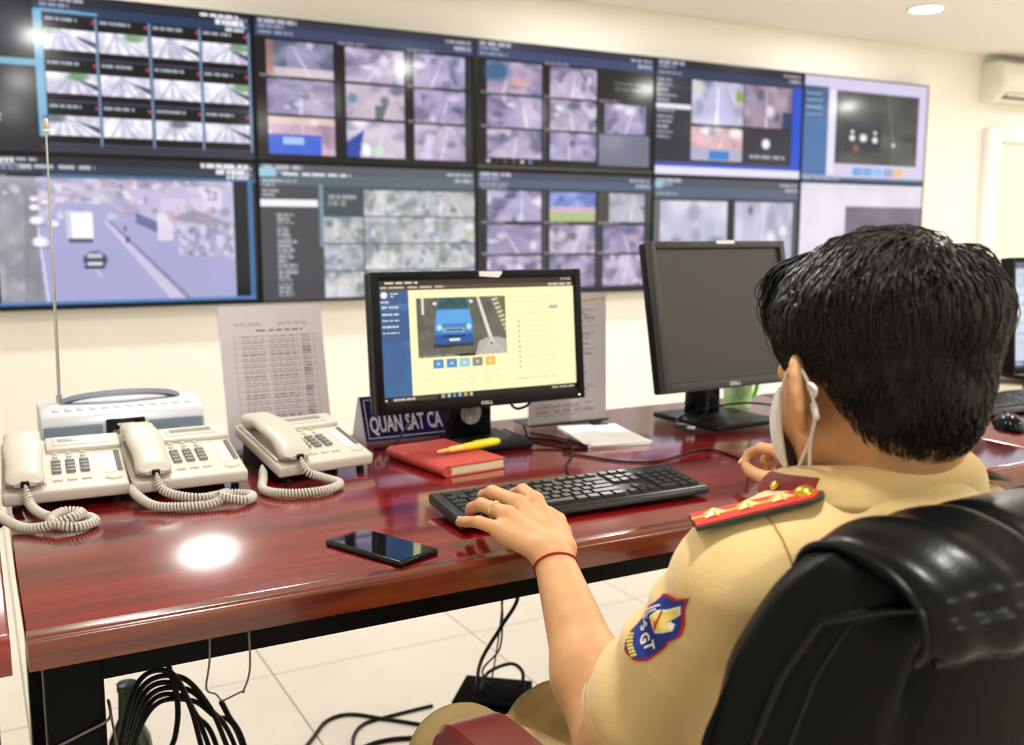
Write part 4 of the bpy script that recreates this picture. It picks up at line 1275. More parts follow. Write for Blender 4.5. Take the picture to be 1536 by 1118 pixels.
cable('black cable arching below the lit monitor\'s lower edge', [(0.965, 1.82, DZ + 0.13), (0.985, 1.805, DZ + 0.078), (1.010, 1.805, DZ + 0.072), (1.035, 1.815, DZ + 0.085), (1.05, 1.84, DZ + 0.13)], 0.003)
cable('black cable lying beside the blue desk sign', [(0.80, 1.915, z + 0.04), (0.775, 1.90, z + 0.02), (0.745, 1.88, z), (0.70, 1.87, z)], 0.0026)
# bundle sagging behind the front left leg
G2 = 'bundled cables below the desk'
BUN = ['topmost', 'second highest', 'third highest', 'fourth highest', 'second lowest', 'lowest']
for k in range(6):
    a = k * 0.013
    j = (0, 3, 1, 4, 2, 5)[k]
    cable(BUN[k] + ' of the black cables arching in a bundle behind the left desk leg', [(0.128 + .2 * a, 1.45 + a, 0.26), (0.148 + .35 * a, 1.50 + a, 0.40 - .006 * k), (0.185 + .5 * a, 1.53 + a, 0.505 - 0.014 * k), (0.232 + .35 * a + .004 * j, 1.53 + a, 0.515 - 0.017 * k), (0.280 + .010 * j - .02, 1.53 + a, 0.455 - 0.012 * k), (0.300 + .013 * j - .02, 1.54 + a, 0.36), (0.335 + .016 * j - .02, 1.56 + a, 0.20), (0.40 + .02 * j, 1.62 + a, 0.012 + .009 * k)], 0.0042, G2)
cable('black cable dropping straight through the bundle below the desk', [(0.225, 1.56, 0.66), (0.232, 1.56, 0.54), (0.245, 1.55, 0.46), (0.240, 1.55, 0.40), (0.215, 1.55, 0.32), (0.20, 1.56, 0.05)], 0.0045, G2)
cable('black cable hanging to the right of the bundle below the desk', [(0.312, 1.548, 0.440), (0.324, 1.55, 0.41), (0.345, 1.55, 0.36), (0.37, 1.56, 0.22), (0.40, 1.58, 0.02)], 0.0045, G2)
MW = mat('grey_wire', (120, 116, 110), rough=0.5)
cable('thin grey wire hanging straight from the desk edge', [(0.232, 1.200, 0.710), (0.231, 1.205, 0.66), (0.240, 1.28, 0.59), (0.285, 1.45, 0.50), (0.312, 1.546, 0.442)], 0.0014, 'thin grey wires', MW, 'wire')
cable('second thin grey wire dangling right of the first', [(0.279, 1.200, 0.710), (0.280, 1.205, 0.64), (0.283, 1.26, 0.585), (0.318, 1.42, 0.51), (0.313, 1.546, 0.441)], 0.0014, 'thin grey wires', MW, 'wire')
cable('black cable dropping from the desk to the floor box', [(0.962, 1.75, 0.66), (0.966, 1.75, 0.52), (0.968, 1.75, 0.43), (0.935, 1.76, 0.37), (0.905, 1.80, 0.28), (0.96, 1.93, 0.14)], 0.0042, G2)
cable('thin black wire pair left of the floor box cable', [(0.935, 1.76, 0.66), (0.935, 1.76, 0.44), (0.942, 1.77, 0.38), (0.950, 1.80, 0.30), (0.93, 1.84, 0.24), (1.00, 1.93, 0.14)], 0.0022, G2)
cable('thin straight wire hanging beside the floor box', [(0.945, 1.77, 0.66), (0.948, 1.78, 0.42), (0.962, 1.86, 0.20), (0.985, 1.93, 0.13)], 0.0018, G2)
cable('black cable loop lying on the floor box', [(0.985, 1.96, 0.13), (1.02, 1.99, 0.155), (1.07, 1.97, 0.175), (1.085, 1.94, 0.165), (1.075, 1.92, 0.135)], 0.0042, G2)
cable('black cable snaking over the floor tiles left of the knee', [(0.55, 2.05, 0.005), (0.645, 2.166, 0.005), (0.70, 2.23, 0.005), (0.762, 2.235, 0.005), (0.84, 2.16, 0.005), (0.95, 2.06, 0.005), (1.02, 2.10, 0.005)], 0.0045, 'cables on the floor')
cable('second black cable curving on the floor tiles left of the knee', [(0.70, 1.98, 0.005), (0.72, 2.10, 0.005), (0.77, 2.17, 0.005), (0.85, 2.18, 0.005), (0.96, 2.18, 0.005)], 0.004, 'cables on the floor')
cable('third black cable nearest the knee on the floor tiles', [(0.66, 2.02, 0.0055), (0.72, 2.06, 0.0055), (0.80, 2.07, 0.0055), (0.92, 2.02, 0.0055)], 0.0055, 'cables on the floor')
# white rod tying the bundle, green bottle behind the leg
cable('pale wire running along the front left desk leg', [(0.020, 1.236, 0.565), (0.05, 1.2365, 0.575), (0.09, 1.2365, 0.588), (0.116, 1.2375, 0.598), (0.122, 1.30, 0.59), (0.148, 1.47, 0.42)], 0.0018, 'thin grey wires', MW, 'wire')
bt = thing('glass_bottle', 'dark green bottle standing behind the left desk leg', 'bottle', (0.205, 1.84, 0.0))
bm = NB(); lathe(bm, [(0.0, 0.002), (0.036, 0.002), (0.040, 0.006), (0.040, 0.24), (0.036, 0.27), (0.018, 0.31), (0.016, 0.36), (0.018, 0.362), (0.018, 0.375), (0.0, 0.376)], 28); obj('body', bm, mat('dark_green_glass', (44, 66, 44), rough=0.1, var=0.15), bt)
bm = NB(); lathe(bm, [(0.0405, 0.07), (0.041, 0.07), (0.041, 0.17), (0.0405, 0.17), (0.0405, 0.07)], 28); obj('paper_label', bm, M_paper, bt)

fb_ = thing('floor_box', 'black power supply box on the floor under the desk', 'power supply', (1.02, 1.965, 0), math.radians(-40))
bm = NB(); box(bm, (0, 0, 0.064), (0.165, 0.145, 0.116), 0.005, 2); obj('case', bm, mat('matte_black_case', (6, 6, 6), rough=0.8, spec=0.05), fb_)
for sx in (-1, 1):
    for sy in (-1, 1):
        bm = NB(); cyl(bm, (sx * 0.06, sy * 0.05, 0.003), 0.01, 0.006, 12); obj('rubber_foot', bm, M_black, fb_)
bm = NB(); box(bm, (0.03, -0.0735, 0.08), (0.02, 0.004, 0.014), 0.001, 1); obj('switch', bm, M_grey, fb_)
# ================================================================== OFFICE CHAIR
CX = 0.735
ch = thing('office_chair', 'black leather office chair with red wooden arms under the seated man', 'chair', (CX, 0.70, 0))
M_lea = mat('black_leather', (11, 11, 11), rough=0.36, var=0.15, scale=20, bump=0.12, bscale=420, spec=0.12)
M_lea2 = mat('black_leather_pad', (12, 12, 12), rough=0.3, var=0.1, scale=14, bump=0.08, bscale=380, coat=0.08, coat_rough=0.2, spec=0.2)
def half_w(t):
    # half width of the backrest from the seat (t=0) to its rounded top (t=1)
    ZZ = BZ0 + (BZ1 - BZ0) * t
    return float(np.interp(ZZ, [.44, .60, .72, .80, .86, .915, .935, .950, .958, .962], [.235, .255, .268, .265, .247, .215, .200, .180, .145, .03]))
    if t < 0.70:
        return 0.205 + 0.020 * math.sin(t / 0.70 * PI / 2)
    s = (t - 0.70) / 0.30
    return 0.225 * max(0.0, 1 - min(1.0, s) ** 2.3) ** 0.5
BZ0, BZ1 = 0.44, 0.962
def back_pt(s, t, side):
    hw = max(0.012, half_w(t))
    x = s * hw
    zz = BZ0 + (BZ1 - BZ0) * t
    yc = 0.468 + 1.25 * x * x - 0.045 * (1 - t) * 0 + 0.05 * (0.9 - zz) * 0.6
    th = 0.046 * max(0.0, (1 - abs(s) ** 5)) ** 0.5 * min(1.0, (1.0 - t) / 0.05 + 0.25)
    if side < 0:
        th *= 0.82
        th -= 0.006 * math.exp(-((abs(s) - 0.60) / 0.02) ** 2)      # recessed seam beside the centre panel
    else:
        th += 0.008 * math.cos(t * 14)
    return Vector((x, yc - 0.70 + side * th, zz))
bm = NB()
NS, NT = 56, 44
def grid(side):
    return [[bm.verts.new(back_pt(-1 + 2 * i / NS, j / NT, side)) for i in range(NS + 1)] for j in range(NT + 1)]
ga, gb = grid(-1), grid(1)
for j in range(NT):
    for i in range(NS):
        bm.faces.new((ga[j][i], ga[j][i + 1], ga[j + 1][i + 1], ga[j + 1][i]))
        bm.faces.new((gb[j][i], gb[j + 1][i], gb[j + 1][i + 1], gb[j][i + 1]))
for j in range(NT):
    bm.faces.new((ga[j][0], ga[j + 1][0], gb[j + 1][0], gb[j][0])); bm.faces.new((ga[j][NS], gb[j][NS], gb[j + 1][NS], ga[j + 1][NS]))
for i in range(NS):
    bm.faces.new((ga[0][i], gb[0][i], gb[0][i + 1], ga[0][i + 1])); bm.faces.new((ga[NT][i], ga[NT][i + 1], gb[NT][i + 1], gb[NT][i]))
bmesh.ops.remove_doubles(bm, verts=bm.verts[:], dist=0.0004)
back = obj('backrest', bm, M_lea, ch, ang=50)
# piping round the rear rim and a stitched corner seam
def rim_path(f, off):
    P = [back_pt(-f, j / NT, -1) + Vector((0, -off, 0)) for j in range(4, NT - 4)]
    Q = [back_pt(f, j / NT, -1) + Vector((0, -off, 0)) for j in range(NT - 5, 3, -1)]
    top = [back_pt(s, (NT - 4) / NT, -1) + Vector((0, -off, 0)) for s in np.linspace(-f, f, 14)[1:-1]]
    return P + top + Q
bm = NB(); tube(bm, rim_path(0.93, 0.001), 0.0036, 8); obj('piping', bm, M_lea2, back)
bm = NB(); tube(bm, rim_path(0.86, 0.0), 0.0018, 6); obj('stitched_seam', bm, M_lea2, back)
# cushion hung over the top of the backrest
pts = [(0.404, 0.908), (0.396, 0.922), (0.402, 0.944), (0.425, 0.960), (0.455, 0.967), (0.482, 0.966), (0.503, 0.957), (0.513, 0.940)]
cl = spline([(0, y - 0.70, zz) for y, zz in pts], 8)
T, N = frames(cl)
bm = NB()
NX = 72
hwp = 0.184
rings = []
for k, p in enumerate(cl):
    tn = Vector((0, T[k].z, -T[k].y))          # outward side
    if tn.dot(p - Vector((0, 0.485 - 0.70, 0.90))) < 0:
        tn = -tn
    row = []
    u = k / (len(cl) - 1)
    for side in (1, -1):
        for i in range(NX + 1):
            s = -1 + 2 * i / NX
            if side < 0:
                s = -s
            x = s * hwp * (1.0 - 0.03 * abs(2 * u - 1))
            edge = max(0.0, 1 - abs(s) ** 10) ** 0.5
            puff = 0.016 * edge * (0.80 + 0.20 * math.sin(PI * u))
            if side > 0:
                for sx in (-0.45, 0.0, 0.45):
                    puff -= 0.0065 * math.exp(-((s - sx) / 0.025) ** 2) * (1 if 0.22 < u < 0.85 else 0)
                puff -= 0.006 * math.exp(-((u - 0.24) / 0.018) ** 2)
                puff += 0.0022 * math.sin(26 * s + 5 * u) * math.exp(-((abs(s) - 0.8) / 0.25) ** 2)
                puff -= 0.004 * math.exp(-((u - 0.04) / 0.012) ** 2)
            q = p + tn * (puff if side > 0 else -0.012 * edge)
            curve = 1.1 * x * x
            row.append(bm.verts.new(Vector((x, q.y + curve, q.z - 0.55 * x * x))))
    rings.append(row)
m_ = len(rings[0])
for a, b in zip(rings, rings[1:]):
    for i in range(m_):
        bm.faces.new((a[i], a[(i + 1) % m_], b[(i + 1) % m_], b[i]))
bm.faces.new(rings[0][::-1]); bm.faces.new(rings[-1])
pad = obj('head_cushion', bm, M_lea2, ch, ang=60)
def pad_line(fx, off=0.004):
    out = []
    for k, p in enumerate(cl):
        tn = Vector((0, T[k].z, -T[k].y))
        if tn.dot(p - Vector((0, 0.485 - 0.70, 0.90))) < 0:
            tn = -tn
        x = fx * hwp
        q = p + tn * off
        out.append(Vector((x, q.y + 1.1 * x * x, q.z - 0.55 * x * x)))
    return out
for fx in (-1.0, 1.0):
    bm = NB(); tube(bm, pad_line(fx * 0.985, 0.003), 0.0034, 8); obj('piping', bm, M_lea2, pad)
bm = NB(); tube(bm, [Vector((x, 0.398 - 0.70 + 1.1 * x * x - 0.004, 0.908 - 0.55 * x * x)) for x in np.linspace(-hwp * .95, hwp * .95, 24)], 0.0036, 8); obj('piping', bm, M_lea2, pad)
# seat, arms, column, star base
bm = NB(); box(bm, (0, 0.05, 0.425), (0.50, 0.50, 0.10), 0.04, 5); obj('seat', bm, M_lea, ch)
bm = NB(); box(bm, (0, -0.20, 0.42), (0.30, 0.10, 0.05), 0.01); obj('back_bracket', bm, M_metal, ch)
sec = [(0.016, -0.030), (0.016, 0.030), (0.008, 0.037), (-0.010, 0.037), (-0.016, 0.031), (-0.016, -0.031), (-0.010, -0.037), (0.008, -0.037)]
for sx in (-1, 1):
    P = [(-0.155, 0.640), (0.0, 0.652), (0.13, 0.655), (0.205, 0.648), (0.232, 0.622), (0.238, 0.56), (0.22, 0.47), (0.17, 0.42), (0.05, 0.405)]
    pth = []
    for q in spline([(sx * 0.286, a, b) for a, b in P], 6):
        pth.append(q)
    bm = NB(); tube(bm, pth, 1.0, section=sec); obj('armrest', bm, M_arm, ch, ang=30)
    bm = NB(); box(bm, (sx * 0.24, 0.09, 0.392), (0.16, 0.05, 0.014), 0.002); obj('arm_bracket', bm, M_metal, ch)
bm = NB(); cyl(bm, (0, 0.05, 0.25), 0.028, 0.27, 20); cyl(bm, (0, 0.05, 0.365), 0.06, 0.03, 20); obj('gas_column', bm, M_metal, ch)
for k in range(5):
    a = 2 * PI * k / 5 + 0.3
    d = Vector((math.cos(a), math.sin(a), 0))
    c0 = Vector((0, 0.05, 0))
    bm = NB(); tube(bm, [c0 + Vector((0, 0, 0.115)), c0 + d * 0.15 + Vector((0, 0, 0.10)), c0 + d * 0.29 + Vector((0, 0, 0.075))], [0.028, 0.022, 0.016], 10)
    lg = obj('base_leg', bm, M_arm, ch)
    bm = NB()
    n_ = Vector((-d.y, d.x, 0))
    for s in (-1, 1):
        Mx = Matrix.Translation(c0 + d * 0.29 + n_ * 0.014 * s + Vector((0, 0, 0.028))) @ Matrix.Rotation(a, 4, 'Z')
        cyl(bm, (0, 0, 0), 0.028, 0.020, 18, axis='Y', M=Mx, bevel=0.003)
    cyl(bm, tuple(c0 + d * 0.29 + Vector((0, 0, 0.06))), 0.008, 0.03, 10)
    obj('caster', bm, M_black, lg)

# ================================================================== SEATED MAN
PB = Vector((0.735, 0.66, 0.0))
man = thing('person', 'seated man in khaki uniform shirt and white face mask, seen from behind', 'person', tuple(PB))

def v3(*a):
    return np.array(a, dtype=np.float32)
def s_cap(P, a, b, ra, rb):
    a = v3(*a); b = v3(*b)
    ab = b - a
    t = np.clip(((P - a) @ ab) / max(1e-9, float(ab @ ab)), 0, 1)
    d = P - a - t[:, None] * ab
    return np.sqrt((d * d).sum(1)) - (ra + (rb - ra) * t)
def s_ell(P, c, r, R=None):
    q = P - v3(*c)
    if R is not None:
        q = q @ R                       # columns of R: the ellipsoid's own axes
    r = v3(*r)
    k0 = np.sqrt(((q / r) ** 2).sum(1)) + 1e-9
    k1 = np.sqrt(((q / (r * r)) ** 2).sum(1)) + 1e-9
    return k0 * (k0 - 1) / k1
def smin(a, b, k):
    h = np.clip(0.5 + 0.5 * (b - a) / k, 0, 1)
    return b + (a - b) * h - k * h * (1 - h)
def smax(a, b, k):
    return -smin(-a, -b, k)
def nets(fn, lo, hi, h):
    """surface-net mesh of the zero level of fn"""
    lo = np.array(lo, np.float32); hi = np.array(hi, np.float32)
    n = np.ceil((hi - lo) / h).astype(int) + 1
    ax = [lo[i] + h * np.arange(n[i], dtype=np.float32) for i in range(3)]
    F = np.empty(n, np.float32)
    YZ = np.stack(np.meshgrid(ax[1], ax[2], indexing='ij'), -1).reshape(-1, 2)
    step = max(1, 400000 // len(YZ))
    for i in range(0, n[0], step):
        xs = ax[0][i:i + step]
        P = np.concatenate([np.repeat(xs, len(YZ))[:, None], np.tile(YZ, (len(xs), 1))], 1).astype(np.float32)
        F[i:i + step] = fn(P).reshape(len(xs), n[1], n[2])
    S = F < 0
    c = [S[dx:n[0] - 1 + dx, dy:n[1] - 1 + dy, dz:n[2] - 1 + dz] for dx in (0, 1) for dy in (0, 1) for dz in (0, 1)]
    cnt = sum(x.astype(np.int8) for x in c)
    act = (cnt > 0) & (cnt < 8)
    idx = np.full(act.shape, -1, np.int64)
    A = np.argwhere(act)
    idx[act] = np.arange(len(A))
    pos = np.zeros((len(A), 3)); num = np.zeros(len(A))
    offs = [(dx, dy, dz) for dx in (0, 1) for dy in (0, 1) for dz in (0, 1)]
    for p in offs:
        for axn in range(3):
            if p[axn]:
                continue
            q = list(p); q[axn] = 1
            fa = F[A[:, 0] + p[0], A[:, 1] + p[1], A[:, 2] + p[2]]; fb = F[A[:, 0] + q[0], A[:, 1] + q[1], A[:, 2] + q[2]]
            m = (fa < 0) != (fb < 0)
            t = np.where(m, fa / np.where(m, fa - fb, 1), 0)
            pt = np.array(p, float)[None].repeat(len(A), 0)
            pt[:, axn] += t
            pos[m] += pt[m]; num[m] += 1
    V = (A + pos / num[:, None]) * h + lo
    faces = []
    for axn in range(3):
        o1, o2 = [(1, 2), (2, 0), (0, 1)][axn]
        sl0 = [slice(1, n[k] - 1) for k in range(3)]; sl1 = list(sl0)
        sl0[axn] = slice(0, n[axn] - 1); sl1[axn] = slice(1, n[axn])
        ch_ = S[tuple(sl0)] != S[tuple(sl1)]
        E = np.argwhere(ch_)
        if not len(E):
            continue
        base = E.copy()
        for k in range(3):
            if k != axn:
                base[:, k] += 1
        sg_ = S[tuple(sl0)][ch_]
        def cell(d1, d2):
            q = base.copy(); q[:, o1] -= d1; q[:, o2] -= d2
            return idx[q[:, 0], q[:, 1], q[:, 2]]
        Q = np.stack([cell(1, 1), cell(0, 1), cell(0, 0), cell(1, 0)], 1)
        Q[~sg_] = Q[~sg_][:, ::-1]
        faces.append(Q)
    return V, np.concatenate(faces)
def relax(V, F, it=2, f=0.5):
    n = len(V)
    for _ in range(it):
        acc = np.zeros_like(V); cn = np.zeros(n)
        for a, b in ((0, 1), (1, 2), (2, 3), (3, 0)):
            np.add.at(acc, F[:, a], V[F[:, b]]); np.add.at(acc, F[:, b], V[F[:, a]])
            np.add.at(cn, F[:, a], 1); np.add.at(cn, F[:, b], 1)
        V = V * (1 - f) + f * acc / np.maximum(cn, 1)[:, None]
    return V
def chain(P, pts, rs, k=0.004):
    d = None
    for a, b, ra, rb in zip(pts, pts[1:], rs, rs[1:]):
        e = s_cap(P, a, b, ra, rb)
        d = e if d is None else smin(d, e, k)
    return d
def noise3(P, f, ph=0.0):
    x, y, zz = P[:, 0] * f, P[:, 1] * f, P[:, 2] * f
    return (np.sin(x + 1.7 * np.sin(y * 0.8 + ph)) * np.cos(y + 1.3 * np.sin(zz * 0.9 + ph)) + np.sin(zz * 1.1 + 1.5 * np.sin(x * 0.7 + ph)))* 0.5

# ---- head frame
HO = Vector((0.732, 0.6405, 1.042))
HR = Matrix.Rotation(math.radians(-12), 3, 'Z') @ Matrix.Rotation(math.radians(-10), 3, 'X') @ Matrix.Rotation(math.radians(-2), 3, 'Y')
HRn = np.array(HR, np.float32)
HOn = np.array(HO, np.float32)
HS = 1.0
def to_head(P):
    return ((P - HOn) @ HRn) / HS
def from_head(p):
    return HO + HR @ (Vector(p) * HS)
NK = np.array((HR.inverted() @ (Vector((0.737, 0.605, 0.93)) - HO)) / HS)       # neck root in head space
def ear(Q, s):
    c = (s * 0.0850, -0.012, 0.000)
    a = math.radians(44)
    # own axes: out, back-to-front, up
    ax_f = np.array([-s * math.sin(a), math.cos(a), 0.10]); ax_f /= np.linalg.norm(ax_f)
    ax_u = np.array([0.10 * s, -0.14, 1.0]); ax_u -= ax_f * (ax_u @ ax_f); ax_u /= np.linalg.norm(ax_u)
    ax_o = np.cross(ax_f, ax_u) * (1 if s > 0 else -1)
    R = np.stack([ax_o, ax_f, ax_u], 1).astype(np.float32)
    d = s_ell(Q, c, (0.0068, 0.021, 0.034), R)
    bowl = s_ell(Q, np.array(c) + ax_o * 0.007 + ax_f * 0.003 + ax_u * 0.002, (0.0062, 0.0140, 0.023), R)
    d = smax(d, -bowl, 0.003)
    hx_ = [np.array(c) + ax_f * (0.0175 * math.cos(q)) + ax_u * (0.0305 * math.sin(q)) + ax_o * 0.002 for q in np.radians([40, 65, 90, 115, 145, 175, 205, 235, 262])]
    d = smin(d, chain(Q, hx_, [0.0030, 0.0042, 0.0048, 0.0048, 0.0046, 0.0044, 0.0042, 0.0042, 0.0045], 0.002), 0.003)
    d = smin(d, s_cap(Q, np.array(c) - ax_u * 0.026 + ax_f * 0.008, np.array(c) - ax_u * 0.034 + ax_f * 0.010, 0.0065, 0.0068), 0.006)
    d = smin(d, s_cap(Q, (s * 0.068, 0.002, 0.012), (s * 0.070, 0.004, -0.022), 0.009, 0.007), 0.008)
    return d
def head_local(Q):
    d = s_ell(Q, (0, -0.012, 0.046), (0.0750, 0.094, 0.078))
    d = smin(d, s_ell(Q, (0, 0.040, -0.012), (0.061, 0.058, 0.085)), 0.025)
    for s in (-1, 1):
        d = smin(d, s_cap(Q, (s * 0.056, 0.006, -0.040), (s * 0.018, 0.074, -0.088), 0.017, 0.017), 0.022)
        d = smin(d, s_ell(Q, (s * 0.040, 0.062, -0.022), (0.022, 0.022, 0.022)), 0.02)
    d = smin(d, s_ell(Q, (0, 0.083, -0.090), (0.022, 0.017, 0.016)), 0.018)
    d = smin(d, s_cap(Q, (-0.035, 0.088, 0.038), (0.035, 0.088, 0.038), 0.010, 0.010), 0.015)
    for s in (-1, 1):
        d = smax(d, -s_ell(Q, (s * 0.031, 0.108, 0.020), (0.018, 0.016, 0.013)), 0.010)
        d = smin(d, s_ell(Q, (s * 0.031, 0.086, 0.020), (0.014, 0.0125, 0.012)), 0.003)
    d = smin(d, s_cap(Q, (0, 0.098, 0.020), (0, 0.118, -0.022), 0.0075, 0.011), 0.010)
    for s in (-1, 1):
        d = smin(d, s_ell(Q, (s * 0.011, 0.107, -0.026), (0.008, 0.010, 0.007)), 0.006)
    d = smin(d, s_ell(Q, (0, 0.098, -0.052), (0.024, 0.009, 0.006)), 0.004)
    d = smin(d, s_ell(Q, (0, 0.096, -0.062), (0.021, 0.009, 0.006)), 0.004)
    # neck, two cords and the nape
    d = smin(d, s_cap(Q, (0, -0.018, -0.045), NK, 0.052, 0.062), 0.022)
    d = smin(d, s_ell(Q, (0, -0.050, -0.020), (0.058, 0.050, 0.060)), 0.02)
    for s in (-1, 1):
        d = smin(d, ear(Q, s), 0.004)
    return d
def head_fn(P):
    return head_local(to_head(P)) * HS

# ---- arms and hands (world metres)
LW, LE, LS = (0.640, 1.066, 0.772), (0.578, 0.822, 0.622), (0.578, 0.668, 0.868)
LF = dict(
    pinky=[(0.600, 1.128, 0.794), (0.580, 1.158, 0.800), (0.578, 1.192, 0.792), (0.583, 1.222, 0.783)],
    ring=[(0.616, 1.142, 0.809), (0.600, 1.189, 0.814), (0.603, 1.224, 0.800), (0.611, 1.248, 0.787)],
    middle=[(0.645, 1.168, 0.815), (0.632, 1.217, 0.821), (0.637, 1.256, 0.806), (0.643, 1.276, 0.790)],
    index=[(0.673, 1.168, 0.815), (0.682, 1.219, 0.817), (0.688, 1.255, 0.803), (0.690, 1.275, 0.789)],
    thumb=[(0.668, 1.092, 0.778), (0.695, 1.130, 0.778), (0.712, 1.168, 0.782), (0.714, 1.200, 0.786)])
def left_arm(P):
    d = chain(P, [LS, LE], [0.036, 0.038], 0.02)
    m = tuple(np.array(LE) * 0.62 + np.array(LW) * 0.38)
    d = smin(d, chain(P, [LE, m, LW], [0.040, 0.0425, 0.0245], 0.02), 0.03)
    # flatten the wrist sideways
    wr = np.array(LW)
    hnd = None
    rs = dict(pinky=(0.0105, 0.0085, 0.0075, 0.0068), ring=(0.0118, 0.0095, 0.0085, 0.0074), middle=(0.0122, 0.0100, 0.0088, 0.0076), index=(0.0120, 0.0098, 0.0086, 0.0075), thumb=(0.016, 0.0115, 0.0105, 0.0085))
    for k, pts in LF.items():
        e = chain(P, pts, rs[k], 0.003)
        hnd = e if hnd is None else np.minimum(hnd, e)
    palm = None
    for k in ('pinky', 'ring', 'middle', 'index'):
        b = np.array(LF[k][0]); b[2] -= 0.004
        a = wr + (np.array(LF[k][0]) - np.array(LF['ring'][0])) * 0.42
        a[2] = wr[2] + 0.002
        e = s_cap(P, a, b, 0.0165, 0.0135)
        palm = e if palm is None else smin(palm, e, 0.010)
    palm = smin(palm, s_cap(P, (0.662, 1.082, 0.770), (0.690, 1.125, 0.776), 0.017, 0.014), 0.015)
    for k in ('pinky', 'ring', 'middle', 'index'):
        b = np.array(LF[k][0]); b[2] += 0.001
        palm = smin(palm, s_ell(P, b, (0.0115, 0.0115, 0.0105)), 0.006)
    hnd = smin(hnd, palm, 0.006)
    return smin(d, hnd, 0.016)
RW_, RE, RS_ = (1.172, 1.128, 0.793), (1.045, 0.885, 0.690), (0.892, 0.655, 0.868)
RF = dict(
    thumb=[(1.146, 1.165, 0.786), (1.130, 1.205, 0.785), (1.139, 1.244, 0.785), (1.153, 1.274, 0.788)],
    index=[(1.178, 1.215, 0.822), (1.170, 1.258, 0.821), (1.171, 1.286, 0.806), (1.160, 1.290, 0.790)],
    middle=[(1.200, 1.212, 0.822), (1.200, 1.256, 0.816), (1.198, 1.276, 0.794), (1.186, 1.262, 0.777)],
    ring=[(1.219, 1.203, 0.814), (1.223, 1.243, 0.806), (1.218, 1.258, 0.784), (1.204, 1.242, 0.770)],
    pinky=[(1.233, 1.190, 0.802), (1.238, 1.222, 0.792), (1.232, 1.234, 0.775), (1.218, 1.222, 0.764)])
def right_arm(P):
    d = chain(P, [RS_, RE], [0.036, 0.038], 0.02)
    m = tuple(np.array(RE) * 0.62 + np.array(RW_) * 0.38)
    d = smin(d, chain(P, [RE, m, RW_], [0.040, 0.0415, 0.0250], 0.02), 0.03)
    rs = dict(pinky=(0.0105, 0.0088, 0.0078, 0.0068), ring=(0.0118, 0.0097, 0.0086, 0.0075), middle=(0.0122, 0.0102, 0.0090, 0.0078), index=(0.0122, 0.0102, 0.0090, 0.0078), thumb=(0.016, 0.0125, 0.0112, 0.0092))
    hnd = None
    for k, pts in RF.items():
        e = chain(P, pts, rs[k], 0.003)
        hnd = e if hnd is None else np.minimum(hnd, e)
    palm = None
    wr = np.array(RW_)
    for k in ('pinky', 'ring', 'middle', 'index'):
        b = np.array(RF[k][0]); b[2] -= 0.004
        a = wr + (np.array(RF[k][0]) - np.array(RF['middle'][0])) * 0.42
        a[2] = wr[2]
        e = s_cap(P, a, b, 0.0175, 0.0140)
        palm = e if palm is None else smin(palm, e, 0.010)
    palm = smin(palm, s_cap(P, (1.160, 1.145, 0.785), (1.136, 1.190, 0.784), 0.0185, 0.0145), 0.015)
    hnd = smin(hnd, palm, 0.006)
    return smin(d, hnd, 0.016)
def torso_core(P):
    d = s_ell(P, (0.735, 0.650, 0.76), (0.140, 0.090, 0.19))
    d = smin(d, s_cap(P, LS, RS_, 0.046, 0.046), 0.05)
    d = smin(d, s_ell(P, (0.735, 0.645, 0.57), (0.140, 0.095, 0.15)), 0.05)
    return smin(d, s_cap(P, (0.737, 0.612, 0.94), (0.735, 0.64, 0.86), 0.058, 0.06), 0.04)

M_skin = mat('skin', (214, 162, 116), rough=0.48, var=0.07, scale=35, bump=0.06, bscale=500, sss=0.12, spec=0.4)
bodyV, bodyF, nb_ = [], [], 0
for fn, lo, hi, h, it in ((head_fn, (0.60, 0.46, 0.91), (0.90, 0.83, 1.23), 0.0030, 1),
                          (left_arm, (0.515, 0.60, 0.56), (0.745, 1.305, 0.93), 0.0028, 1),
                          (right_arm, (0.83, 0.59, 0.63), (1.27, 1.315, 0.93), 0.0034, 1),
                          (torso_core, (0.52, 0.50, 0.42), (0.95, 0.78, 1.0), 0.012, 1)):
    V, F = nets(fn, lo, hi, h)
    V = relax(V, F, it, 0.45)
    bodyV.append(V); bodyF.append(F + nb_); nb_ += len(V)
me = arr_mesh('body', np.concatenate(bodyV) - np.array(PB), np.concatenate(bodyF))
link_mesh('body', me, M_skin, man)

# finger nails
M_nail = mat('finger_nail', (236, 196, 170), rough=0.25, var=0.02)
nl = NB(); bmesh.ops.create_uvsphere(nl, u_segments=14, v_segments=8, radius=1.0)
bmesh.ops.scale(nl, vec=(0.0045, 0.0062, 0.0014), verts=nl.verts[:])
nail_me = bm_mesh('fingernail', nl); nail_me.materials.append(M_nail)
for D in (LF, RF):
    for k, pts in D.items():
        a, b = Vector(pts[2]), Vector(pts[3])
        yv = (b - a).normalized()
        ref = Vector((0, 0, 1)) if D is LF or k != 'thumb' else Vector((-0.6, -0.5, 0.6))
        if k == 'thumb' and D is LF:
            ref = Vector((0.5, 0, 0.8))
        zv = (ref - yv * ref.dot(yv)).normalized()
        xv = yv.cross(zv)
        p = b + zv * 0.0066 - yv * 0.001 - PB
        o = link_mesh('fingernail', nail_me, None, man)
        o.matrix_local = Matrix.Translation(p) @ Matrix((xv, yv, zv)).transposed().to_4x4()
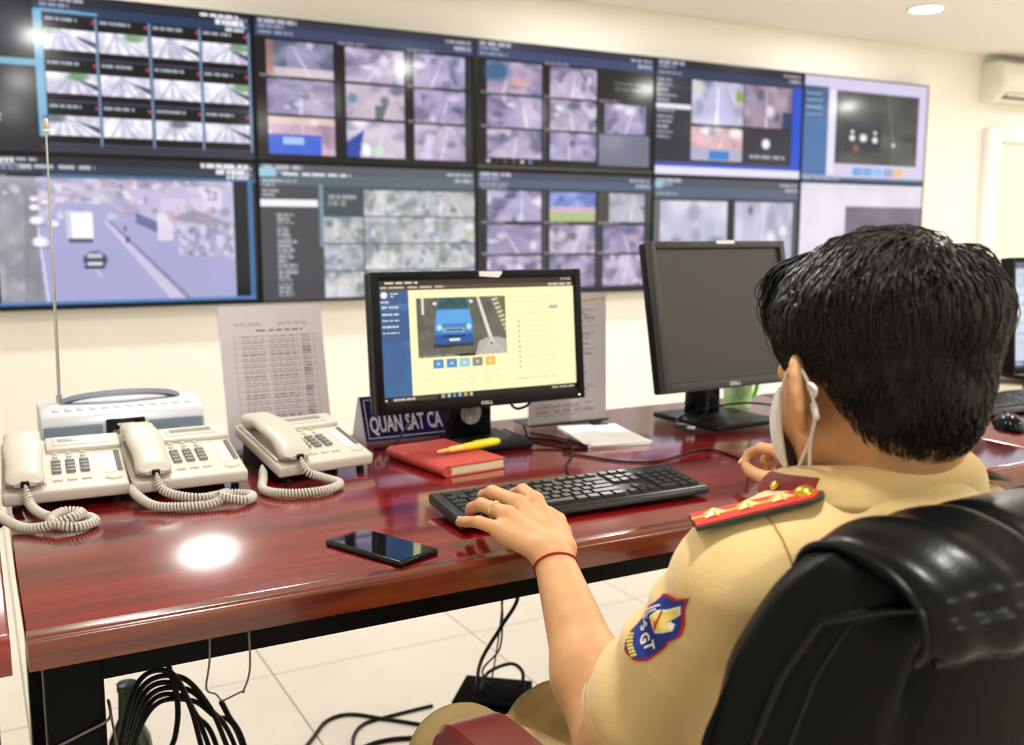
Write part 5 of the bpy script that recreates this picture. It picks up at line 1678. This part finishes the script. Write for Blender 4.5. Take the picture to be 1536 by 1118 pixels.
# eyes
M_eye = mat('eye_white', (236, 234, 228), rough=0.1)
M_iris = mat('dark_iris', (30, 20, 14), rough=0.1)
for s in (-1, 1):
    bm = NB(); bmesh.ops.create_uvsphere(bm, u_segments=20, v_segments=12, radius=0.0122)
    e = obj('eye', bm, M_eye, man, loc=from_head((s * 0.031, 0.0885, 0.020)) - PB)
    bm = NB(); bmesh.ops.create_uvsphere(bm, u_segments=14, v_segments=8, radius=0.0056)
    obj('iris', bm, M_iris, e, loc=HR @ Vector((0, 0.0078, 0)))

# ---- uniform shirt
SE = tuple(np.array(LS) + 0.74 * (np.array(LE) - np.array(LS)))
SRE = tuple(np.array(RS_) + 0.70 * (np.array(RE) - np.array(RS_)))
def sleeve(P, a, b, ra, rb):
    a_, b_ = v3(*a), v3(*b)
    ax_ = (b_ - a_) / np.linalg.norm(b_ - a_)
    e = b_ + ax_ * 0.09
    rbe = rb + (rb - ra) * 0.09 / float(np.linalg.norm(b_ - a_))
    t = (P - a_) @ ax_
    fold = 0.0036 * np.sin(t * 95 + 2.2 * noise3(P, 22)) * np.clip(t / 0.05, 0, 1)
    o = s_cap(P, a_, e, ra, rbe) + fold * 0.8
    cut = (P - b_) @ ax_
    o = smax(o, cut, 0.004)
    inn = s_cap(P, a_ + ax_ * 0.09, e, ra * 0.5, rbe - 0.006) + fold * 0.8
    return smax(o, -inn, 0.002)
def shirt_fn(P):
    d = s_ell(P, (0.735, 0.655, 0.755), (0.172, 0.118, 0.20))
    d = smin(d, s_ell(P, (0.735, 0.645, 0.56), (0.170, 0.120, 0.16)), 0.06)
    d = smin(d, s_cap(P, (0.600, 0.662, 0.876), (0.870, 0.650, 0.876), 0.052, 0.052), 0.050)
    d = smin(d, s_cap(P, (0.737, 0.605, 0.915), (0.60, 0.655, 0.885), 0.052, 0.044), 0.03)
    d = smin(d, s_cap(P, (0.737, 0.605, 0.915), (0.875, 0.650, 0.885), 0.052, 0.044), 0.03)
    d = smin(d, s_cap(P, (0.737, 0.600, 0.93), (0.735, 0.63, 0.88), 0.066, 0.09), 0.03)
    d = d + 0.0045 * noise3(P, 24) + 0.0022 * noise3(P, 58, 1.3)
    sl_ = np.minimum(sleeve(P, (0.590, 0.664, 0.868), SE, 0.053, 0.071), sleeve(P, RS_, SRE, 0.062, 0.074))
    d = smin(d, sl_, 0.022)
    # neck opening
    hole = s_cap(P, (0.740, 0.628, 0.93), (0.752, 0.640, 1.06), 0.058, 0.066)
    return smax(d, -hole, 0.006)
M_shirt = mat('khaki_cotton', (234, 204, 142), rough=0.78, var=0.05, scale=8, bump=0.10, bscale=260, sheen=0.25)
V, F = nets(shirt_fn, (0.47, 0.49, 0.43), (1.13, 0.90, 1.01), 0.0040)
V = relax(V, F, 2, 0.5)
SHV, SHF = V, F
shirt = link_mesh('shirt', arr_mesh('shirt', V - np.array(PB), F), M_shirt, man)
shirt_bvh = BVHTree.FromPolygons([tuple(p) for p in V], [tuple(int(i) for i in f) for f in F])

# collar: stand and folded leaf running from the left tip round the nape to the right tip
M_coll = mat('khaki_collar_cotton', (234, 202, 138), rough=0.75, var=0.04, scale=10, bump=0.08, bscale=300, sheen=0.2)
def collar_curve(top):
    # angle measured at the neck axis, 0 = nape, positive to the man's left
    out = []
    for k in range(61):
        a = (k / 60 * 2 - 1)
        ang = a * math.radians(150)
        f = abs(a)
        if top:
            r = 0.070 + 0.004 * f; zz = 0.992 - 0.036 * f ** 1.4
            fx, fy = -math.sin(ang), -math.cos(ang)
            p = Vector((0.741, 0.628, 0)) + Vector((fx * r * 1.02, fy * r * 0.98 + 0.012 * f, 0))
        else:
            tip = max(0.0, (f - 0.62) / 0.38)
            r = 0.090 + 0.018 * f; zz = 0.950 - 0.016 * f - 0.004 * tip
            fx, fy = -math.sin(ang), -math.cos(ang)
            p = Vector((0.741, 0.630, 0)) + Vector((fx * r * (1.0 + 0.10 * tip), fy * r * 0.95 + 0.012 * f + 0.0 * tip, 0))
        p.z = zz
        out.append(p)
    return out
ct, cb = collar_curve(True), collar_curve(False)
bm = NB()
rows = []
for t_ in np.linspace(0, 1, 9):
    rows.append([bm.verts.new((a.lerp(b, t_) + Vector((0, 0, 0.006 * math.sin(PI * t_))) + (Vector((a.x - 0.741, a.y - 0.628, 0)).normalized() * 0.004 * math.sin(PI * t_))) - PB) for a, b in zip(ct, cb)])
inner = [bm.verts.new((Vector(((a.x - 0.741) * 0.965 + 0.741, (a.y - 0.628) * 0.965 + 0.628, a.z - 0.002))) - PB) for a in ct]
inner2 = [bm.verts.new((Vector(((a.x - 0.741) * 0.99 + 0.741, (a.y - 0.628) * 0.99 + 0.628, a.z - 0.050))) - PB) for a in ct]
seq = [inner2, inner] + rows
for a, b in zip(seq, seq[1:]):
    for i in range(60):
        bm.faces.new((a[i], a[i + 1], b[i + 1], b[i]))
col = obj('collar', bm, M_coll, man, ang=70)
sm = col.modifiers.new('thick', 'SOLIDIFY'); sm.thickness = 0.0018; sm.offset = 0
# red collar tab on the left leaf
def on_collar(i, t_):
    i = max(0, min(59.999, i)); k = int(i); f = i - k
    a = ct[k].lerp(ct[k + 1], f); b = cb[k].lerp(cb[k + 1], f)
    n = Vector((a.x - 0.741, a.y - 0.628, 0)).normalized()
    return a.lerp(b, t_) + Vector((0, 0, 0.006 * math.sin(PI * t_))) + n * (0.004 * math.sin(PI * t_)), n
M_rtab = mat('dark_red_tab', (130, 24, 26), rough=0.6, var=0.05)
M_gold = mat('gold_badge', (220, 180, 70), rough=0.3, metal=0.8, var=0.1)
def collar_tab(i0, i1, t0, t1, i1b):
    bm = NB()
    g = []
    for u in np.linspace(0, 1, 9):
        row = []
        for w in np.linspace(0, 1, 5):
            ii = (i0 + (i1 - i0) * u) * (1 - w) + (i0 + (i1b - i0) * u) * w
            p, n = on_collar(ii, t0 + (t1 - t0) * w)
            up = (n * 0.6 + Vector((0, 0, 0.5))).normalized()
            row.append((bm.verts.new(p + up * 0.0030 - PB), bm.verts.new(p + up * 0.0008 - PB)))
        g.append(row)
    for a, b in zip(g, g[1:]):
        for k in range(4):
            bm.faces.new((a[k][0], a[k + 1][0], b[k + 1][0], b[k][0])); bm.faces.new((a[k][1], b[k][1], b[k + 1][1], a[k + 1][1]))
    for row in (g[0], g[-1]):
        for k in range(4):
            bm.faces.new((row[k][0], row[k][1], row[k + 1][1], row[k + 1][0]))
    for k in (0, 4):
        for a, b in zip(g, g[1:]):
            bm.faces.new((a[k][0], b[k][0], b[k][1], a[k][1]))
    return bm
tb = obj('collar_tab', collar_tab(46.5, 57, 0.46, 0.97, 59), M_rtab, man, label='dark red tab on the collar')
p, n = on_collar(52, 0.75)
bm = NB(); lathe(bm, [(0.0, 0.0035), (0.004, 0.003), (0.0055, 0.0), (0.0, 0.0)], 16)
o = obj('badge', bm, M_gold, tb, loc=p + (n * 0.6 + Vector((0, 0, .5))).normalized() * 0.0028 - PB)
o.rotation_euler = (n * 0.6 + Vector((0, 0, .5))).to_track_quat('Z', 'Y').to_euler()
obj('collar_tab', collar_tab(13.5, 3, 0.46, 0.97, 1), M_rtab, man)

# epaulettes
M_ep = mat('red_epaulette', (206, 48, 44), rough=0.6, var=0.06)
M_epe = mat('green_black_edge', (46, 58, 44), rough=0.6, var=0.1)
M_epg = mat('gold_braid', (236, 176, 64), rough=0.5, metal=0.3, var=0.08)
M_star = mat('pale_gold_star', (246, 228, 150), rough=0.32, metal=0.5, var=0.06)
def epaulette(A, B, wid, up):
    A, B = Vector(A), Vector(B)
    L = (B - A).length
    xv = (B - A).normalized(); zv = (Vector(up) - xv * xv.dot(Vector(up))).normalized(); yv = zv.cross(xv)
    e = bpy.data.objects.new('epaulette', None); COL.objects.link(e); e.parent = man
    e.matrix_local = Matrix.Translation(A - PB) @ Matrix((xv, yv, zv)).transposed().to_4x4()
    w = wid / 2
    out = [(0, -w), (L - 0.012, -w * 0.86), (L - 0.004, -w * 0.62), (L, -w * 0.2), (L, w * 0.2), (L - 0.004, w * 0.62), (L - 0.012, w * 0.86), (0, w)]
    bm = NB(); prism(bm, out, -0.003, 0.0005); obj('board_edge', bm, M_epe, e)
    ins = [(0.001, -w + 0.003), (L - 0.013, -w * 0.86 + 0.003), (L - 0.004, -w * 0.2), (L - 0.004, w * 0.2), (L - 0.013, w * 0.86 - 0.003), (0.001, w - 0.003)]
    bm = NB(); prism(bm, ins, 0.0003, 0.002); obj('board', bm, M_ep, e)
    bm = NB(); box(bm, (L * 0.46, 0, 0.0024), (L * 0.92, 0.005, 0.0012)); obj('gold_stripe', bm, M_epg, e)
    for k in range(3):
        bm = NB()
        c = bm.verts.new((0, 0, 0.0055)); c2 = bm.verts.new((0, 0, 0))
        ring = []
        for q in range(10):
            r = 0.0115 if q % 2 == 0 else 0.0048
            ring.append(bm.verts.new((r * math.cos(q * PI / 5), r * math.sin(q * PI / 5), 0.0004)))
        for q in range(10):
            bm.faces.new((c, ring[q], ring[(q + 1) % 10])); bm.faces.new((c2, ring[(q + 1) % 10], ring[q]))
        obj('star', bm, M_star, e, loc=(0.020 + k * 0.030, 0, 0.0026), smooth=False)
    bm = NB(); lathe(bm, [(0.0, 0.007), (0.004, 0.0066), (0.0075, 0.0045), (0.0095, 0.001), (0.0095, 0.0), (0.0, 0.0)], 24); obj('button', bm, M_gold, e, loc=(L - 0.016, 0, 0.002))
    return e
epaulette((0.548, 0.672, 0.930), (0.647, 0.616, 0.958), 0.046, (-0.16, 0.12, 1.0))
epaulette((0.926, 0.655, 0.930), (0.835, 0.612, 0.958), 0.046, (0.16, 0.12, 1.0))

# ---- shoulder patch, laid on the sleeve cloth
pc = Vector((0.533, 0.712, 0.836))
axs = (Vector(SE) - Vector(LS)).normalized()
foot = Vector(LS) + axs * (pc - Vector(LS)).dot(axs)
outn = Vector((-1.0, 0.02, 0.10)); outn = (outn - axs * outn.dot(axs)).normalized()
pv = -axs
pu = pv.cross(outn).normalized()             # to the right as one looks at the patch
rotp = math.radians(-14)
pu, pv = pu * math.cos(rotp) + pv * math.sin(rotp), pv * math.cos(rotp) - pu * math.sin(rotp)
pcen = foot + axs * 0.0
def lay(x, y, off):
    """patch coordinates (metres) to a point lying on the sleeve"""
    o = pcen + pv * y
    ang = x / 0.070
    d = (outn * math.cos(ang) + pu * math.sin(ang)).normalized()
    hit = shirt_bvh.ray_cast(o + d * 0.20, -d, 0.25)
    p = hit[0] if hit[0] is not None else o + d * 0.072
    return p + d * off - PB
def laid_poly(outline, off, m, name, parent, th=0.0012, n=10):
    """fill a closed outline as a fan of rings so that it follows the cloth"""
    cx_ = sum(a for a, b in outline) / len(outline); cy_ = sum(b for a, b in outline) / len(outline)
    bm = NB()
    rings = []
    for k in range(1, n + 1):
        f = k / n
        rings.append([bm.verts.new(lay(cx_ + (a - cx_) * f, cy_ + (b - cy_) * f, off)) for a, b in outline])
    c = bm.verts.new(lay(cx_, cy_, off))
    L = len(outline)
    for i in range(L):
        bm.faces.new((c, rings[0][i], rings[0][(i + 1) % L]))
    for a, b in zip(rings, rings[1:]):
        for i in range(L):
            bm.faces.new((a[i], b[i], b[(i + 1) % L], a[(i + 1) % L]))
    low = [bm.verts.new(lay(a, b, off - th)) for a, b in outline]
    for i in range(L):
        bm.faces.new((rings[-1][i], low[i], low[(i + 1) % L], rings[-1][(i + 1) % L]))
    return obj(name, bm, m, parent)
def dens(pts, k=5):
    out = []
    for a, b in zip(pts, pts[1:] + pts[:1]):
        for q in range(k):
            out.append((a[0] + (b[0] - a[0]) * q / k, a[1] + (b[1] - a[1]) * q / k))
    return out
SH = [(0.0, 0.040), (0.009, 0.030), (0.024, 0.022), (0.031, 0.016), (0.027, 0.006), (0.029, -0.006), (0.027, -0.018), (0.018, -0.028), (0.006, -0.034), (0.0, -0.036)]
SH = SH + [(-a, b) for a, b in SH[-2:0:-1]]
SH = [(a * 1.0, b * 1.42 + 0.002) for a, b in SH]
M_pred = mat('red_patch_border', (196, 44, 52), rough=0.7)
M_pblue = mat('blue_patch_cloth', (28, 56, 150), rough=0.7, var=0.1, scale=60)
M_pyel = mat('yellow_patch_thread', (246, 226, 120), rough=0.6)
M_pwht = mat('white_patch_thread', (240, 240, 236), rough=0.6)
M_porg = mat('orange_patch_thread', (232, 130, 60), rough=0.6)
pt_ = laid_poly(dens(SH), 0.0024, M_pred, 'sleeve_patch', man); pt_['label'] = 'shield-shaped sleeve patch with red border, blue field and yellow emblem'
laid_poly(dens([(a * 0.90, b * 0.92) for a, b in SH]), 0.0033, M_pblue, 'blue_field', pt_)
def strip(pts, w, off, m, name, parent):
    """embroidered line"""
    P = [Vector((a, b, 0)) for a, b in pts]
    Q = []
    for a, b in zip(P, P[1:]):
        for q in range(6):
            Q.append(a.lerp(b, q / 6))
    Q.append(P[-1])
    bm = NB(); tube(bm, [lay(q.x, q.y, off) for q in Q], w, 6); return obj(name, bm, m, parent)
EM = lambda L: [(a * 1.15 + 0.001, b * 1.42) for a, b in L]
laid_poly(dens(EM([(-0.012, 0.002), (0.006, 0.000), (0.016, 0.016), (0.012, 0.020), (0.006, 0.016), (0.008, 0.028), (0.001, 0.033), (-0.006, 0.020), (-0.012, 0.012)])), 0.0042, M_pwht, 'emblem_outline', pt_)
laid_poly(dens(EM([(-0.010, 0.004), (0.005, 0.002), (0.013, 0.016), (0.005, 0.014), (0.006, 0.026), (0.001, 0.030), (-0.005, 0.018), (-0.010, 0.011)])), 0.0050, M_pyel, 'emblem', pt_)
strip(EM([(-0.008, 0.016), (-0.001, 0.010), (0.004, 0.004)]), 0.0009, 0.0058, M_pred, 'emblem_stitch', pt_)
strip(EM([(-0.007, 0.005), (-0.003, 0.008), (0.001, 0.005)]), 0.0009, 0.0058, M_porg, 'emblem_stitch', pt_)
for pts in ([(-0.016, 0.014), (-0.019, 0.004), (-0.022, -0.008)], [(-0.014, 0.010), (-0.0165, 0.0), (-0.019, -0.010)]):
    strip(EM(pts), 0.0009, 0.0046, M_pwht, 'white_stitch', pt_)
for s, x, y, rot in (('C', -0.0230, -0.016, 14), ('S', -0.0135, -0.020, 6), ('G', -0.0030, -0.021, -6), ('T', 0.0085, -0.018, -16)):
    tm = text_geo(s, 0.0165, 0.0, 0.0005, 'LEFT')
    ca, sa = math.cos(math.radians(rot)), math.sin(math.radians(rot))
    for v in tm.vertices:
        a, b = v.co.x, v.co.y
        v.co = lay(x + a * ca - b * sa, y + a * sa + b * ca, 0.0046)
    tm.name = 'letter'; tm.materials.clear()
    link_mesh('letter', tm, M_pwht, pt_)
for k in range(7):
    a = -0.012 + k * 0.004
    strip([(a, -0.0390 + 0.0006 * abs(k - 3)), (a + 0.002, -0.0325 + 0.0006 * abs(k - 3))], 0.0013, 0.0044, M_pyel, 'wheat_ear', pt_)

# sleeve and yoke seams
def seam(pts, name='seam'):
    P = []
    for q in spline(pts, 10):
        h_ = shirt_bvh.find_nearest(q)
        P.append(h_[0] + h_[1] * 0.0004 - PB)
    bm = NB(); tube(bm, P, 0.0011, 5)
    return obj(name, bm, mat('seam_thread', (190, 152, 92), rough=0.8), man)
seam([(0.575, 0.740, 0.915), (0.590, 0.700, 0.935), (0.600, 0.640, 0.935), (0.600, 0.600, 0.895), (0.597, 0.570, 0.84), (0.60, 0.565, 0.79)])
seam([(0.895, 0.740, 0.915), (0.880, 0.700, 0.935), (0.870, 0.640, 0.935), (0.870, 0.600, 0.895), (0.873, 0.570, 0.84), (0.87, 0.565, 0.79)])
for s0, e0 in ((LS, SE), (RS_, SRE)):
    ax_ = (Vector(e0) - Vector(s0)).normalized()
    c0 = Vector(e0) - ax_ * 0.022
    u_ = ax_.cross(Vector((1, 0, 0))).normalized(); w_ = ax_.cross(u_)
    P = [c0 + (u_ * math.cos(a) + w_ * math.sin(a)) * 0.076 for a in np.linspace(0, 2 * PI, 40)]
    seam(P)

# ---- trousers, shoes
M_pant = mat('olive_khaki_trousers', (186, 162, 108), rough=0.75, var=0.05, scale=8, bump=0.08, bscale=260)
HL, KL, AL = (0.640, 0.650, 0.520), (0.535, 1.115, 0.490), (0.545, 1.20, 0.10)
HRr, KR, AR = (0.820, 0.650, 0.520), (0.680, 1.115, 0.490), (0.700, 1.20, 0.10)
def pants_fn(P):
    d = s_ell(P, (0.735, 0.620, 0.515), (0.168, 0.125, 0.095))
    for h_, k_, a_ in ((HL, KL, AL), (HRr, KR, AR)):
        d = smin(d, s_cap(P, h_, k_, 0.088, 0.070), 0.04)
        d = smin(d, s_cap(P, k_, a_, 0.068, 0.062), 0.02)
    d = d + 0.0035 * noise3(P, 30, 0.7) + 0.002 * np.sin(P[:, 1] * 120 + 3 * noise3(P, 14)) * np.clip((P[:, 1] - 0.95) * 6, 0, 1)
    return smax(d, 0.07 - P[:, 2], 0.004)
V, F = nets(pants_fn, (0.44, 0.47, 0.05), (1.0, 1.29, 0.64), 0.0065)
V = relax(V, F, 2, 0.5)
link_mesh('trousers', arr_mesh('trousers', V - np.array(PB), F), M_pant, man)
M_shoe = mat('black_shoe_leather', (18, 16, 15), rough=0.25)
for A in (AL, AR):
    def shoe_fn(P, A=A):
        d = smin(s_ell(P, (A[0], A[1] - 0.01, 0.05), (0.042, 0.06, 0.052)), s_ell(P, (A[0], A[1] + 0.12, 0.034), (0.044, 0.085, 0.036)), 0.03)
        d = smin(d, s_cap(P, (A[0], A[1], 0.05), (A[0], A[1], 0.10), 0.04, 0.042), 0.02)
        return smax(d, 0.004 - P[:, 2], 0.004)
    V, F = nets(shoe_fn, (A[0] - 0.07, A[1] - 0.10, -0.01), (A[0] + 0.07, A[1] + 0.23, 0.16), 0.006)
    link_mesh('shoe', arr_mesh('shoe', relax(V, F, 1) - np.array(PB), F), M_shoe, man)

# ---- wrist cord and ring
M_cord = mat('red_wrist_cord', (150, 34, 28), rough=0.7)
def band(c, axis, fn, r0, w, name, m, n=40):
    axis = Vector(axis).normalized()
    u_ = axis.orthogonal().normalized(); w_ = axis.cross(u_)
    P = []
    for k in range(n):
        a = 2 * PI * k / n
        d = u_ * math.cos(a) + w_ * math.sin(a)
        rr = np.linspace(r0 * 0.4, r0 * 2.2, 60)
        Q = np.array([list(Vector(c) + d * float(x)) for x in rr], np.float32)
        f = fn(Q)
        k0 = int(np.argmax(f > 0))
        P.append(Vector(c) + d * float(rr[k0] + w * 0.4) - PB)
    bm = NB(); tube(bm, P, w, 8, closed=True)
    return obj(name, bm, m, man)
wc = Vector(LW) * 0.93 + Vector(LE) * 0.07
band(wc, (Vector(LW) - Vector(LE)) + Vector((0.02, 0, 0.03)), left_arm, 0.024, 0.0018, 'wrist_cord', M_cord)
rc = Vector(LF['ring'][0]) * 0.52 + Vector(LF['ring'][1]) * 0.48
def ring_only(P):
    return chain(P, LF['ring'], (0.0118, 0.0095, 0.0085, 0.0074), 0.003)
band(rc, Vector(LF['ring'][1]) - Vector(LF['ring'][0]), ring_only, 0.0095, 0.0016, 'finger_ring', mat('silver_ring', (226, 220, 206), rough=0.2, metal=0.9), 28)

# ---- face mask
M_mask = mat('white_mask_cloth', (232, 232, 230), rough=0.8, var=0.03, scale=60)
def mask_fn(P):
    Q = to_head(P)
    shell = s_ell(Q, (0, 0.030, -0.036), (0.072, 0.098, 0.080))
    d = np.abs(shell) - 0.0016
    reg = np.maximum(Q[:, 2] - (0.004 + 0.10 * (Q[:, 1] - 0.07)), -0.106 - Q[:, 2])
    reg = np.maximum(reg, (0.055 + 0.10 * np.abs(Q[:, 2] + 0.045)) - Q[:, 1])
    return smax(d, reg, 0.002) * HS
V, F = nets(mask_fn, (0.62, 0.55, 0.90), (0.92, 0.84, 1.12), 0.0024)
V = relax(V, F, 1, 0.4)
msk = link_mesh('face_mask', arr_mesh('face_mask', V - np.array(PB), F), M_mask, man)
def strap(pts, r=0.0016, name='ear_loop'):
    bm = NB(); tube(bm, [from_head(p) - PB for p in spline(pts, 10)], r, 8)
    return obj(name, bm, M_mask, msk)
for s in (-1, 1):
    strap([(s * 0.066, 0.052, 0.000), (s * 0.075, 0.028, 0.014), (s * 0.085, 0.004, 0.022), (s * 0.090, -0.016, 0.026), (s * 0.089, -0.028, 0.014), (s * 0.086, -0.031, -0.004), (s * 0.083, -0.028, -0.020), (s * 0.080, -0.012, -0.042), (s * 0.074, 0.018, -0.066), (s * 0.064, 0.046, -0.088)])
    strap([(s * 0.083, -0.028, -0.020), (s * 0.078, -0.008, -0.048), (s * 0.069, 0.012, -0.078), (s * 0.056, 0.046, -0.103)])
    strap([(s * 0.088, -0.030, 0.004), (s * 0.092, -0.038, 0.008), (s * 0.092, -0.045, 0.004), (s * 0.090, -0.041, -0.002), (s * 0.087, -0.031, -0.001)], 0.0020, 'strap_knot')
    strap([(s * 0.085, -0.030, -0.010), (s * 0.087, -0.034, -0.015), (s * 0.086, -0.034, -0.021), (s * 0.083, -0.028, -0.022)], 0.0030, 'strap_knot')
    strap([(s * 0.068, 0.050, 0.002), (s * 0.073, 0.047, -0.04), (s * 0.066, 0.050, -0.085), (s * 0.055, 0.050, -0.105)], 0.0022, 'mask_edge')

# ---- hair: a cap that follows the skull plus several thousand combed locks
HL_Y = np.array([-.14, -.085, -.060, -.040, -.024, -.008, .008, .024, .040, .056, .075, .12])
HL_Z = np.array([-.058, -.056, -.036, -.006, .024, .042, .036, .018, .034, .056, .078, .088])
def hair_thick(Q):
    d = s_ell(Q, (0, -0.012, 0.047), (0.0790, 0.098, 0.082))
    d = smin(d, s_ell(Q, (0.003, -0.028, 0.058), (0.090, 0.104, 0.075)), 0.02)
    d = smin(d, s_ell(Q, (0, -0.052, 0.004), (0.068, 0.064, 0.080)), 0.02)
    return d
def hair_local(Q):
    d = hair_thick(Q)
    zl = np.interp(Q[:, 1], HL_Y, HL_Z).astype(np.float32)
    return smax(d, (zl - Q[:, 2]) * 0.8, 0.008)
def hair_fn(P):
    return hair_local(to_head(P)) * HS + 0.0016 * noise3(P, 90)
M_hair = mat('black_hair', (13, 12, 12), rough=0.36, var=0.25, scale=60, spec=0.3)
V, F = nets(hair_fn, (0.60, 0.46, 0.93), (0.90, 0.82, 1.24), 0.0036)
V = relax(V, F, 2, 0.5)
hair = link_mesh('hair', arr_mesh('hair', V - np.array(PB), F), M_hair, man, label='short thick black hair, longer on top')
Q0 = to_head(V.astype(np.float32))
rsn = np.random.RandomState(4)
tri_c = V[F].mean(1)
e1 = V[F[:, 2]] - V[F[:, 0]]; e2 = V[F[:, 3]] - V[F[:, 1]]
area = np.linalg.norm(np.cross(e1, e2), axis=1)
Qc = to_head(tri_c.astype(np.float32))
outer = hair_thick(Qc) > -0.006
wgt = area * outer
wgt = wgt / wgt.sum()
NSTR = 11000
pick = rsn.choice(len(F), NSTR, p=wgt)
b_ = rsn.rand(NSTR, 1)
root = V[F[pick, 0]] * b_ * 0.5 + V[F[pick, 1]] * (1 - b_) * 0.5 + V[F[pick, 2]] * (1 - b_) * 0.5 + V[F[pick, 3]] * b_ * 0.5
Q = to_head(root.astype(np.float32)).astype(np.float64)
WH = np.array([0.020, -0.078, 0.108])            # whorl
def grad(Q):
    e = 0.002
    g = np.stack([hair_thick((Q + dv).astype(np.float32)) - hair_thick((Q - dv).astype(np.float32)) for dv in np.eye(3) * e], 1)
    return g / (np.linalg.norm(g, axis=1, keepdims=True) + 1e-9)
topf = np.clip((Q[:, 2] - 0.035) / 0.06, 0, 1)
frontf = np.clip((Q[:, 1] - 0.00) / 0.08, 0, 1)
leng = 0.014 + 0.046 * topf + 0.020 * topf * frontf
leng *= 0.6 + 0.7 * rsn.rand(NSTR)
lift = (0.0005 + 0.0070 * topf * rsn.rand(NSTR) ** 2 + 0.0025 * rsn.rand(NSTR) ** 3)
rad = 0.00045 + 0.0007 * topf * rsn.rand(NSTR)
jit = rsn.randn(NSTR, 3) * 0.16
NP = 7
pts = [Q.copy()]
cur = Q.copy()
for k in range(1, NP):
    g = grad(cur)
    d = cur - WH
    d += np.array([0.0, 0.10, -0.04]) * (topf * frontf)[:, None] * 0.5
    sw = np.cross(g, d)
    d = d / (np.linalg.norm(d, axis=1, keepdims=True) + 1e-9) + 0.35 * sw / (np.linalg.norm(sw, axis=1, keepdims=True) + 1e-9) * topf[:, None] + jit
    d[:, 2] -= 0.35 * (1 - topf) + 0.1
    d -= g * (d * g).sum(1, keepdims=True)
    d /= np.linalg.norm(d, axis=1, keepdims=True) + 1e-9
    cur = cur + d * (leng / (NP - 1))[:, None]
    f = k / (NP - 1)
    dist = hair_thick(cur.astype(np.float32))
    want = lift * (math.sin(PI * min(1, f * 1.1)) + 0.35 * f)
    cur = cur - grad(cur) * (dist - want)[:, None]
    pts.append(cur.copy())
pts = np.stack(pts, 1)                                           # strands x NP x 3
# stray locks falling over the left temple
W = (pts.reshape(-1, 3) * HS) @ HRn.T.astype(np.float64) + HOn
W = W.reshape(NSTR, NP, 3)
Tt = np.gradient(W, axis=1); Tt /= np.linalg.norm(Tt, axis=2, keepdims=True) + 1e-9
refv = np.array([0.3, 0.5, 0.81])
N1 = np.cross(Tt, refv); N1 /= np.linalg.norm(N1, axis=2, keepdims=True) + 1e-9
N2 = np.cross(Tt, N1)
tap = np.array([0.8, 1.0, 1.0, 0.95, 0.8, 0.5, 0.12])
VV = []
for q in range(3):
    a = 2 * PI * q / 3
    VV.append(W + (N1 * math.cos(a) + N2 * math.sin(a)) * (rad[:, None] * tap[None])[:, :, None])
VV = np.stack(VV, 2).reshape(-1, 3)                              # strand, point, side
ids = np.arange(NSTR * NP * 3).reshape(NSTR, NP, 3)
FF = []
for q in range(3):
    r_ = (q + 1) % 3
    FF.append(np.stack([ids[:, :-1, q], ids[:, :-1, r_], ids[:, 1:, r_], ids[:, 1:, q]], -1).reshape(-1, 4))
M_strand = mat('black_hair_strand', (12, 11, 11), rough=0.30, scale=45, spec=0.45, col2=(40, 33, 28), stretch=(1, 1, 1))
lk = link_mesh('hair_strands', arr_mesh('hair_strands', VV - np.array(PB), np.concatenate(FF)), M_strand, hair)
lk['kind'] = 'stuff'
# front locks hanging over the left temple, seen against the monitor
bm = NB()
rl = random.Random(5)
for k in range(150):
    y0 = 0.018 + 0.036 * rl.random(); z0 = 0.090 + 0.026 * rl.random()
    x0 = -0.050 - 0.012 * rl.random()
    ln = 0.4 + 0.6 * rl.random()
    P = [(x0 + 0.02, y0 - 0.03, z0 + 0.015), (x0 - 0.006, y0, z0 + 0.006), (x0 - 0.012 - 0.006 * rl.random(), y0 + 0.010, z0 - 0.018 * ln), (x0 - 0.010, y0 + 0.012 + 0.006 * rl.random(), z0 - 0.045 * ln), (x0 - 0.004 + 0.006 * rl.random(), y0 + 0.012, z0 - 0.070 * ln)]
    S = spline(P, 3)
    tube(bm, [from_head(p) - PB for p in S], [0.0009 * (1 - 0.85 * i / (len(S) - 1)) for i in range(len(S))], 4)
obj('front_locks', bm, M_hair, hair)
